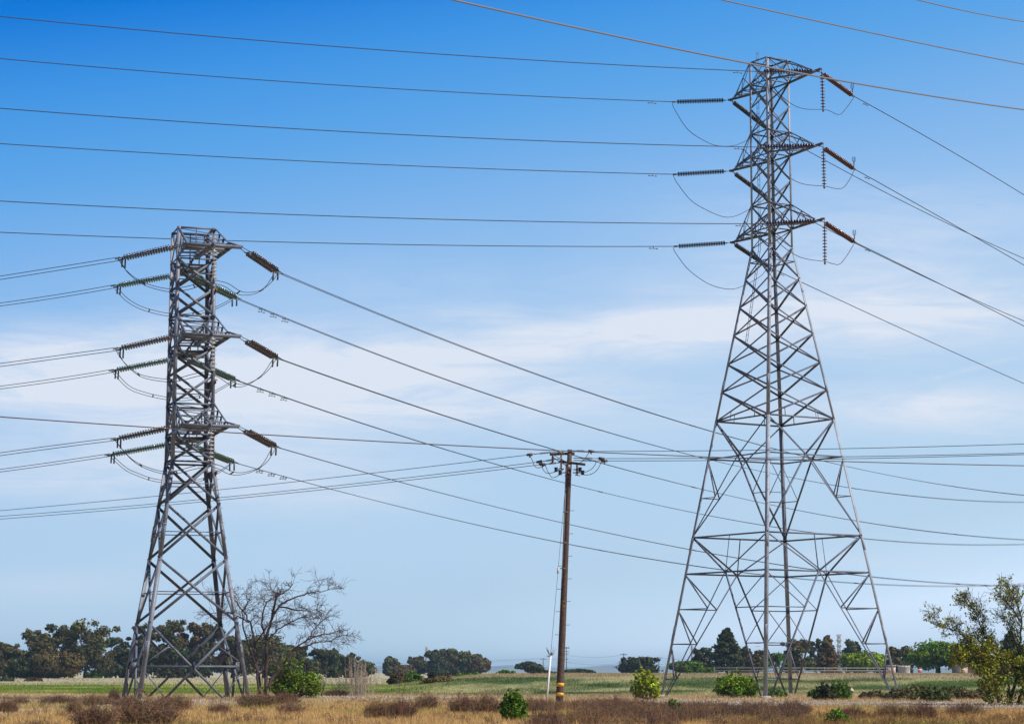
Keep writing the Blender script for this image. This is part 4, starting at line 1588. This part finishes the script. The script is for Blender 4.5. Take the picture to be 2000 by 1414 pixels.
# sprawling half-leafed tree at the right edge
rng = np.random.default_rng(77)
YS = 112.
b0 = at(1968, 1372, YS)
b0[2] = float(ground_z(b0[0], b0[1])) - .1
st = empty('sprawling_tree', b0, 'half-leafed sprawling tree with yellow-green leaves at the right edge', 'tree')
stems = [([(1950, 1372), (1946, 1340), (1935, 1300), (1905, 1270), (1880, 1240), (1855, 1228), (1828, 1220)], .075, -.8),
         ([(1970, 1372), (1968, 1330), (1950, 1280), (1925, 1240), (1912, 1215), (1905, 1195), (1888, 1180)], .07, .5),
         ([(1972, 1372), (1985, 1320), (1990, 1270), (1996, 1215), (1985, 1175), (1968, 1152)], .085, .8),
         ([(1988, 1372), (2000, 1340), (2030, 1280), (2060, 1220), (2080, 1180)], .08, -.3),
         ([(1990, 1270), (1978, 1235), (1960, 1208)], .06, .5),
         ([(1996, 1215), (1975, 1185), (1955, 1168)], .05, -.4),
         ([(1950, 1280), (1930, 1262), (1900, 1255)], .05, .9),
         ([(1940, 1310), (1915, 1308), (1885, 1285), (1872, 1290)], .05, -.9),
         ([(1990, 1300), (2020, 1270), (2030, 1230)], .06, .6)]
trunkM, twigM, leafM = MB(), MB(), MB()
lp = []
for pts_, r_, dyy in stems:
    n = len(pts_)
    P = catmull([at(u, v, YS + dyy * i / (n - 1) * 1.4) - b0 for i, (u, v) in enumerate(pts_)], 5)
    P[1:-1] += rng.normal(size=(len(P) - 2, 3)) * .025
    tube(trunkM, P, np.linspace(r_, max(.012, r_ * .14), len(P)), 7)
    for i in range(int(len(P) * .2), len(P)):
        for _ in range(3):
            t = unit(P[i] - P[i - 1])
            s_2 = unit(rng.normal(size=3) * np.array([1, .8, .6]) + np.array([-.1, 0, .35]))
            grow(twigM, P[i], t * .7 + s_2 * .8, rng.uniform(.35, .8), .011, 1 if rng.random() < .7 else 2, .7, .35, lp)
lp = np.array(lp)
hz_ = lp[:, 2]
keepm = rng.random(len(lp)) < np.clip(1.1 - (hz_ - .9) / 1.9, .10, 1)
lp = lp[keepm]
lp = np.repeat(lp, 3, 0) + rng.normal(size=(len(lp) * 3, 3)) * .07
cc = np.array([.33, .33, .025])[None] * rng.uniform(.45, 1.25, len(lp))[:, None] * (1 + .12 * rng.normal(size=(len(lp), 3)))
leaf_quads(leafM, lp, rng.normal(size=(len(lp), 3)) + (0, 0, .6), .075 * rng.uniform(.6, 1.3, len(lp)), np.clip(cc, .005, 1))
for k in range(200):
    uu = rng.uniform(1868, 2070)
    c = at(uu, rng.uniform(1258, 1290 if uu < 1938 else 1325), YS + rng.normal() * 1.2) - b0 if k < 80 else at(rng.uniform(1922, 2070), rng.uniform(1310, 1372), YS + rng.normal() * 1.0) - b0
    c[2] = max(c[2], .15)
    blob_leaves(leafM, c, (.34, .34, .24), 34, .085, (.20, .205, .018) if k < 80 else (.19, .20, .022), .65, .1)
M['darkbark'] = mat('dark_bark', (.045, .036, .030), .9, 0, 3, .35)
trunkM.build('trunk', M['darkbark'], st, True)
twigM.build('branches', M['darkbark'], st)
leafM.build('crown', M['leaf'], st)

# ------------------------------------------------------------------ dry brown scrub
rng = np.random.default_rng(99)


def scrub_geo(m, c, w, h, n, col, rr=.0055):
    """mound of fine dry twigs rising from a broad foot"""
    c = np.asarray(c, float)
    for _ in range(n):
        a = rng.uniform(0, 6.28)
        k = rng.random() ** .6
        e = k * .9 + rng.normal() * .12
        b0_ = c + np.array([math.cos(a), math.sin(a), 0]) * w * .34 * k
        ln = h * rng.uniform(.4, 1.0) * (1 - .35 * k * k) * (1.35 if rng.random() < .10 else 1)
        tip = b0_ + np.array([math.cos(a) * math.sin(e) * w * .26, math.sin(a) * math.sin(e) * w * .26, ln]) + rng.normal(size=3) * .05 * w
        mid = (b0_ + tip) / 2 + rng.normal(size=3) * .06 * w
        cl_ = np.array(col) * rng.uniform(.45, 1.45) * (1 + .10 * rng.normal(size=3))
        tube(m, [b0_, mid, tip], [rr * 1.3, rr, rr * .6], 3, cl_, False)
        for _ in range(4):
            t = rng.uniform(.1, 1)
            q = mid + (tip - mid) * t
            e2 = q + rng.normal(size=3) * np.array([.10, .10, .07]) * w + (0, 0, .06 * h)
            tube(m, [q, e2], [rr * .8, rr * .5], 3, cl_ * 1.1, False)


SCRUBC = [(.20, .115, .078), (.235, .145, .09), (.17, .105, .078), (.25, .155, .085)]
variants = []
for i in range(6):
    m = MB()
    scrub_geo(m, (0, 0, 0), 1., .62, 330, SCRUBC[i % 4])
    variants.append(m.mesh('scrub_twigs', M['twig']))
GS = 'dry brown shrubs in the near field'
SCR = [  # u, v base, width px, height px, label
    (12, 1391, 52, 30, 'brown shrub cut by the left edge of the picture'),
    (40, 1374, 34, 16, 'small brown shrub near the left edge, at the rim of the dry grass'),
    (120, 1374, 80, 18, 'low wide brown shrub left of the shorter tower in the dry grass'),
    (190, 1376, 70, 24, 'brown shrub just left of the left foot of the shorter tower'),
    (222, 1372, 26, 30, 'thin tall brown shrub touching the left leg of the shorter tower'),
    (145, 1392, 34, 30, 'small brown shrub alone in the grass below the left grove'),
    (185, 1418, 90, 46, 'brown shrub at the bottom edge left of the big dark one'),
    (285, 1415, 120, 62, 'biggest dark brown shrub in front of the foot of the shorter tower'),
    (245, 1382, 60, 26, 'brown shrub against the front left foot of the shorter tower'),
    (335, 1386, 80, 32, 'brown shrub between the front feet of the shorter tower'),
    (430, 1394, 46, 24, 'small brown shrub on the pale gravel patch right of the shorter tower'),
    (505, 1380, 86, 30, 'brown shrub at the foot of the bare tree'),
    (556, 1376, 60, 24, 'brown shrub in front of the round bright green bush'),
    (568, 1393, 56, 26, 'dark little shrub in the grass below the round bright green bush'),
    (655, 1362, 50, 16, 'low brown shrub right of the round bright green bush'),
    (740, 1402, 60, 36, 'left half of the brown shrub pair below the dead stems'),
    (785, 1403, 60, 40, 'right half of the brown shrub pair below the dead stems'),
    (835, 1384, 52, 32, 'upright brown shrub left of the continuous brown scrub'),
    (905, 1394, 66, 38, 'brown shrub starting the continuous scrub left of the upright green bush'),
    (950, 1396, 66, 42, 'brown shrub touching the left side of the upright green bush'),
    (1555, 1398, 70, 30, 'brown shrub below the centre legs of the taller tower'),
    (1740, 1402, 70, 30, 'brown shrub below the right foot of the taller tower'),
    (1800, 1404, 60, 34, 'brown shrub in reddish grass left of the sprawling tree'),
    (1885, 1398, 80, 28, 'brown shrub in reddish grass below the sprawling tree'),
    (1665, 1404, 60, 26, 'brown shrub beside the bright green tuft at the bottom edge'),
]
for i, (u, v, w_, h_, lb) in enumerate(SCR):
    D = EYE * F / (v - HZ)
    p = at(u, v, D)
    z = float(ground_z(p[0], p[1]))
    root = tag(bpy.data.objects.new('dry_shrub', variants[i % 6]), lb, 'shrub', GS)
    COL.objects.link(root)
    root.location = (p[0], p[1], z - .02)
    sx_ = w_ * D / F / 1.05
    root.scale = (sx_, sx_ * .9, h_ * D / F / .62)
    root.rotation_euler = (0, 0, rng.uniform(0, 6.28))
# the continuous belt of scrub nobody could count
m = MB()
for _ in range(300):
    u = rng.uniform(1020, 1560)
    v = rng.uniform(1378 if u < 1280 else 1391, 1408) if rng.random() < .86 else rng.uniform(1408, 1426)
    if 985 < u < 1030 or (u > 1450 and rng.random() < .3):
        continue
    D = EYE * F / (v - HZ)
    p = at(u, v, D)
    s_2 = rng.uniform(.55, 1.1)
    if vnoise(np.array([p[0] / 2.]), np.array([p[1] / 4.]), 44)[0] < -.45:
        continue
    scrub_geo(m, (p[0], p[1], float(ground_z(p[0], p[1])) - .02), s_2, rng.uniform(.26, .58), 75, SCRUBC[rng.integers(4)])
for _ in range(150):
    u = rng.uniform(1440, 2060)
    v = rng.uniform(1397, 1428)
    D = EYE * F / (v - HZ)
    p = at(u, v, D)
    scrub_geo(m, (p[0], p[1], float(ground_z(p[0], p[1])) - .02), rng.uniform(.5, .9), rng.uniform(.15, .34), 26, (.27, .15, .065))
for _ in range(230):
    u = rng.uniform(-40, 1000)
    v = rng.uniform(1366, 1424)
    D = EYE * F / (v - HZ)
    p = at(u, v, D)
    scrub_geo(m, (p[0], p[1], float(ground_z(p[0], p[1])) - .02), rng.uniform(.25, .8), rng.uniform(.12, .36), int(rng.uniform(6, 24)), SCRUBC[rng.integers(4)])
tag(m.build('dry_scrub', M['twig']), 'continuous belt of dry reddish brown scrub across the near field', 'scrub', None, 'stuff')


def stems_patch(u, v, wpx, hpx, n, col, label, seed, name='withered_weed'):
    r_ = np.random.default_rng(seed)
    D = EYE * F / (v - HZ)
    p = at(u, v, D)
    p[2] = float(ground_z(p[0], p[1]))
    m = MB()
    k = D / F
    for _ in range(n):
        x = r_.normal() * wpx * .22 * k
        h = hpx * k * r_.uniform(.45, 1.05)
        a = np.array([x, r_.normal() * .5, -.05])
        b = a + np.array([x * .35 + r_.normal() * .12, r_.normal() * .1, h])
        c_ = np.array(col) * r_.uniform(.6, 1.25)
        tube(m, [a, (a + b) / 2 + r_.normal(size=3) * .05, b], [.012, .010, .006], 4, c_, False)
        for _ in range(4):
            t = r_.uniform(.35, 1)
            q = a + (b - a) * t
            e = q + np.array([r_.normal() * .16, r_.normal() * .1, r_.uniform(.1, .32)])
            tube(m, [q, e], [.007, .005], 3, c_, False)
    o = m.build(name, M['twig'])
    o.location = p
    return tag(o, label, 'dead weeds', 'dead stems in the near field')


stems_patch(702, 1362, 50, 74, 80, (.46, .37, .30), 'pale upright dead stems standing clear right of the round bush', 1)
stems_patch(615, 1358, 40, 60, 40, (.34, .25, .19), 'dead twiggy stems against the right side of the round bush', 2)
stems_patch(772, 1360, 60, 68, 5, (.16, .13, .10), 'few thin tall weed stalks right of the pale dead stems', 3, 'dry_weed')
stems_patch(668, 1358, 40, 40, 22, (.40, .32, .25), 'low dead stems between round bush and pale dead stems', 4)

# ------------------------------------------------------------------ grass and gravel
rng = np.random.default_rng(123)


def blades(n, ylo, yhi, hmin, hmax, wd, colfn, name, label, ypow=1.0, thin=None, lean=.35, var=.35):
    y = ylo + (yhi - ylo) * rng.random(n) ** ypow
    x = (rng.random(n) * 2 - 1) * (y * .236 + 1.5)
    # gather into tufts
    x += rng.normal(size=n) * .05
    keep_ = np.ones(n, bool)
    if thin is not None:
        keep_ = rng.random(n) < thin(x, y)
    x, y = x[keep_], y[keep_]
    n = len(x)
    z = ground_z(x, y)
    patch = .75 + .45 * vnoise(x / 1.5, y / 2.5, 61)
    h = rng.uniform(hmin, hmax, n) * np.clip(patch, .4, 1.4)
    a = rng.uniform(0, 6.28, n)
    w = wd * rng.uniform(.6, 1.4, n) * np.sqrt(np.clip(y / 80, .6, 4))
    base = np.stack([x, y, z - .02], 1)
    dv = np.stack([np.cos(a), np.sin(a), np.zeros(n)], 1) * (w / 2)[:, None]
    le = rng.normal(size=(n, 2)) * lean
    tip = base + np.stack([le[:, 0] * h, le[:, 1] * h, h], 1)
    V = np.stack([base - dv, base + dv, tip], 1).reshape(-1, 3)
    c = colfn(x, y) * rng.uniform(1 - var, 1 + var, n)[:, None] * (1 + .06 * rng.normal(size=(n, 3)))
    m = MB()
    m.add(V, None, np.arange(n * 3).reshape(-1, 3), np.repeat(np.clip(c, .01, .9), 3, 0))
    tag(m.build(name, M['grass']), label, 'grass', None, 'stuff')


blades(360000, 58, 150, .08, .30, .018, zone_colour, 'dry_grass', 'golden dry grass of the near field', 1.5, lambda x, y: 1 - .93 * gravel_mask(x, y))
blades(200000, 150, 232, .06, .24, .030, zone_colour, 'bank_grass', 'green and bleached grass of the bank and meadow', 1.2, None, .6, .16)
blades(60000, 230, 420, .1, .3, .05, lambda x, y: zone_colour(x, y), 'meadow_grass', 'bleached grass of the far meadow', 1.2, None, .6, .16)

blades(7000, 60, 112, .35, .8, .012, lambda x, y: zone_colour(x, y) * .55 + np.array((.16, .10, .06)) * .5, 'weed_stalks', 'scattered tall dry weed stalks in the near grass', 1.3, None, .18)
ns = 120000
y = rng.uniform(80, 146, ns)
x = (rng.random(ns) * 2 - 1) * (y * .236 + 2)
k = rng.random(ns) < gravel_mask(x, y) * .9
x, y = x[k], y[k]
n = len(x)
z = ground_z(x, y)
s0 = rng.uniform(.035, .11, n)
octa = np.array([(1, 0, 0), (0, 1, 0), (-1, 0, 0), (0, -1, 0), (0, 0, .8), (0, 0, -.5)])
V = octa[None] * s0[:, None, None] * rng.uniform(.6, 1.3, (n, 6, 1))
an = rng.uniform(0, 6.28, n)
ca, sa = np.cos(an)[:, None], np.sin(an)[:, None]
Vx = V[..., 0] * ca - V[..., 1] * sa + x[:, None]
Vy = V[..., 0] * sa + V[..., 1] * ca + y[:, None]
Vz = V[..., 2] + (z + s0 * .3)[:, None]
tri = np.array([(0, 1, 4), (1, 2, 4), (2, 3, 4), (3, 0, 4), (1, 0, 5), (2, 1, 5), (3, 2, 5), (0, 3, 5)])
m = MB()
cg = np.array([.37, .335, .31])[None] * rng.uniform(.45, 1.35, n)[:, None]
m.add(np.stack([Vx, Vy, Vz], -1).reshape(-1, 3), None, (tri[None] + (np.arange(n) * 6)[:, None, None]).reshape(-1, 3), np.repeat(np.clip(cg, 0, .85), 6, 0))
tag(m.build('gravel', M['stone']), 'pale grey gravel strip across the field', 'gravel', None, 'stuff')

# ------------------------------------------------------------------ things in the distance
p = at(1662, 1348, 155)
m = MB()
th, ph = np.meshgrid(np.linspace(0, math.pi, 9), np.linspace(0, 2 * math.pi, 14, endpoint=False), indexing='ij')
V = np.stack([np.sin(th) * np.cos(ph), np.sin(th) * np.sin(ph), np.cos(th)], -1).reshape(-1, 3)
V = V * (1 + .12 * np.sin(V[:, :1] * 3 + 1) * np.cos(V[:, 1:2] * 4)) * np.array([.19, .19, .16])
i_ = np.arange(8)[:, None] * 14
j_ = np.arange(14)[None]
m.add(V, np.stack([i_ + j_, i_ + (j_ + 1) % 14, i_ + 14 + (j_ + 1) % 14, i_ + 14 + j_], -1).reshape(-1, 4))
o = tag(m.build('boulder', M['rock'], None, True), 'pale rounded boulder on the bank right of the green bushes', 'boulder')
o.location = (p[0], p[1], max(float(ground_z(p[0], p[1])) + .1, p[2]))
p = at(1504, 1362, 143)
m = MB()
bar(m, (0, 0, -.1), (0, 0, .40), .11)
bar(m, (0, 0, .40), (0, 0, .44), .15)
o = tag(m.build('marker_post', M['redpost']), 'short rust-red post beside the centre leg of the taller tower', 'post')
o.location = (p[0], p[1], float(ground_z(p[0], p[1])))


def far_pylon(u, vtop, wpx, D, vb, label, narms=3):
    b = at(u, vb, D)
    top = at(u, vtop, D)[2]
    H_ = top - b[2]
    root = empty('distant_pylon', b, label, 'pylon', 'small pylons on the horizon', .5)
    wb = wpx * D / F * .5
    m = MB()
    r = .0026 * H_ + .004 * D / 60

    def a(z):
        t = z / H_
        return wb * (.5 - .36 * min(t / .62, 1))
    zs = np.linspace(0, H_, 10)
    for sx_, sy_ in CS:
        tube(m, [np.array([sx_ * a(z_), sy_ * a(z_), z_]) for z_ in zs], r * 1.3, 4)
    for z1, z2 in zip(zs[:-1], zs[1:]):
        for k in range(4):
            c1, c2 = CS[k], CS[(k + 1) % 4]
            for u1, u2 in ((c1, c2), (c2, c1)):
                tube(m, [(u1[0] * a(z1), u1[1] * a(z1), z1), (u2[0] * a(z2), u2[1] * a(z2), z2)], r * .8, 3)
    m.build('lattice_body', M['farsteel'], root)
    for i in range(narms):
        m = MB()
        z_ = H_ * (.97 - .13 * i)
        for s_2 in (-1, 1):
            e = np.array([s_2 * wb * .42, 0, z_])
            for sy_ in (-1, 1):
                tube(m, [(s_2 * a(z_), sy_ * a(z_), z_), e], r, 3)
                tube(m, [(s_2 * a(z_), sy_ * a(z_), min(z_ + H_ * .05, H_)), e], r, 3)
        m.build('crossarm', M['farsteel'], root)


far_pylon(1640, 1238, 30, 420, 1321, 'pale small pylon among the trees right of the brown conifer')
far_pylon(833, 1262, 16, 800, 1318, 'thin distant pylon left of the dense clump of trees')
far_pylon(1352, 1258, 16, 900, 1318, 'faint distant pylon behind the left legs of the taller tower')


def far_pole(u, vt, vb, D, arms, label):
    b = at(u, vb, D)
    b[2] = float(ground_z(b[0], b[1]))
    h = at(u, vt, D)[2] - b[2]
    root = empty('distant_pole', b, label, 'utility pole', 'small utility poles on the horizon')
    m = MB()
    tube(m, [(0, 0, -.3), (0, 0, h)], [.17, .11], 8)
    m.build('shaft', M['wood'], root)
    for dz_, w_ in arms:
        m = MB()
        bar(m, (-w_ / 2, 0, h - dz_), (w_ / 2, 0, h - dz_), .13, .14)
        for t in (-.45, -.2, .2, .45):
            tube(m, [(w_ * t, 0, h - dz_ + .05), (w_ * t, 0, h - dz_ + .3)], .06, 6)
        m.build('crossarm', M['darkwood'], root)
    return b, h


FP = [far_pole(1061, 1285, 1320, 900, ((.4, 2.4),), 'small pole with one crossarm left of the leaning pole foot'),
      far_pole(1106.5, 1263, 1321, 880, ((.5, 2.4), (1.7, 2.0), (2.6, 1.8), (4.6, 1.4)), 'small pole with several crossarms just right of the leaning pole'),
      far_pole(1218.5, 1275, 1322, 760, ((.4, 2.2), (1.8, 1.8)), 'small pole with two crossarms midway to the taller tower'),
      far_pole(1287, 1283, 1321, 900, ((.3, 2.6),), 'small pole with wide crossarm left of the taller tower leg')]
tops = [b + np.array([0, 0, h]) for b, h in FP]
seq = [at(640, 1293, 900), tops[0], tops[1] - (0, 0, 3.), tops[2] - (0, 0, .5), tops[3], at(1420, 1284, 900)]
for j, (dz_, lb) in enumerate(((0., 'upper faint wire strung between the small horizon poles'), (-2.6, 'lower faint wire strung between the small horizon poles'))):
    P = []
    for a, b in zip(seq[:-1], seq[1:]):
        for t in np.linspace(0, 1, 10, endpoint=False):
            q = a + (b - a) * t
            P.append(q + np.array([0, 0, dz_ - .9 * 4 * t * (1 - t)]))
    m = MB()
    tube(m, P, .03, 4)
    tag(m.build('horizon_wire', M['wire']), lb, 'power line', 'faint wires on the horizon')

# pink house, tank and shed at the right
bz = at(1900, 1328, 322)
bz[2] = float(ground_z(bz[0], bz[1])) - .1
k = 350 / F
hs = empty('house', bz, 'low pinkish house with dark flat roof half hidden at the right', 'house')
top_z = at(1900, 1301, 322)[2] - bz[2]
m = MB()
box(m, (-2.1, -.4, -.1), (-.75, 4, top_z + .25))
box(m, (-.75, .2, -.1), (5.2, 4, top_z - .1))
m.build('wall', M['plaster'], hs)
m = MB()
box(m, (-.70, -.25, top_z - .08), (5.5, 4.2, top_z + .42))
box(m, (-2.25, -.55, top_z + .26), (-.55, 4.1, top_z + .40))
m.build('roof', M['roofing'], hs)
for x0 in (1.1, 3.2):
    m = MB()
    box(m, (x0, .17, .75), (x0 + .9, .20, 1.55))
    w_ = m.build('window', M['glass'], hs)
    m = MB()
    for q in ((x0 - .05, x0), (x0 + .9, x0 + .95)):
        box(m, (q[0], .15, .70), (q[1], .195, 1.60))
    box(m, (x0, .15, .70), (x0 + .9, .195, .748))
    box(m, (x0, .15, 1.552), (x0 + .9, .195, 1.60))
    m.build('frame', M['whitep'], w_)
b = at(1766, 1328, 360)
b[2] = float(ground_z(b[0], b[1])) - .1
k = 360 / F
tk = empty('storage_tank', b, 'pale upright storage tank right of the taller tower leg', 'tank')
h = at(1766, 1301, 360)[2] - b[2]
m = MB()
lathe(m, [(0, .93), (.05, .95), (h - .15, .95), (h - .12, .98), (h, .98), (h + .1, .5)], 24, 'z')
m.build('shell', M['tank'], tk)
m = MB()
for a in np.linspace(0, 6.28, 13)[:-1]:
    bar(m, (math.cos(a) * .95, math.sin(a) * .95, h - .02), (math.cos(a) * .95, math.sin(a) * .95, h + .16), .1)
m.build('rim_lugs', M['tank'], tk)
b = at(1741, 1328, 355)
b[2] = float(ground_z(b[0], b[1])) - .1
sh = empty('shed', b, 'small pale box shed left of the storage tank', 'shed')
m = MB()
box(m, (-1.0, -.8, 0), (.55, .9, 1.35))
m.build('wall', M['plaster'], sh)
m = MB()
box(m, (-1.1, -.9, 1.352), (.65, 1., 1.45))
m.build('roof', M['tank'], sh)
b = at(1797, 1328, 340)
b[2] = float(ground_z(b[0], b[1]))
bk = empty('road_barrier', b, 'tiny red and white barrier right of the storage tank', 'barrier')
m = MB()
for z_ in (.25, .75):
    box(m, (-.28, 0, z_), (.28, .06, z_ + .24))
m.build('board', M['red'], bk)
m = MB()
box(m, (-.28, 0, .495), (.28, .055, .745))
for x_ in (-.25, .2):
    box(m, (x_, .065, 0), (x_ + .05, .11, 1.05))
m.build('stand', M['whitep'], bk)
# pale rail fence in front of the right-hand grove
a, b = at(1395, 1319, 330), at(1735, 1319, 345)
fr = empty('rail_fence', (a[0], a[1], float(ground_z(a[0], a[1]))), 'low pale rail fence in front of the right-hand trees', 'fence')
m = MB()
d_ = b - a
d_[2] = 0
for z_ in (.45, .85):
    bar(m, np.array([0, 0, z_]), d_ + (0, 0, z_), .05, .14)
m.build('rails', M['fence'], fr)
for i in range(9):
    m = MB()
    q = d_ * i / 8
    bar(m, q + (0, .06, -.2), q + (0, .06, 1.0), .14)
    m.build('post', M['fence'], fr)

# ------------------------------------------------------------------ the air
m = MB()
box(m, (-5200, -320, -6), (5200, 9400, 46))
hz = tag(m.build('haze', M['hill']), kind='stuff')
hmz = bpy.data.materials.new('haze_air')
hmz.use_nodes = True
t = hmz.node_tree
t.nodes.clear()
mo = t.nodes.new('ShaderNodeOutputMaterial')
pv = t.nodes.new('ShaderNodeVolumePrincipled')
pv.inputs['Color'].default_value = (.52, .80, 1, 1)
pv.inputs['Density'].default_value = 1.4e-4
pv.inputs['Anisotropy'].default_value = 0.0
t.links.new(pv.outputs[0], mo.inputs['Volume'])
hz.data.materials.clear()
hz.data.materials.append(hmz)
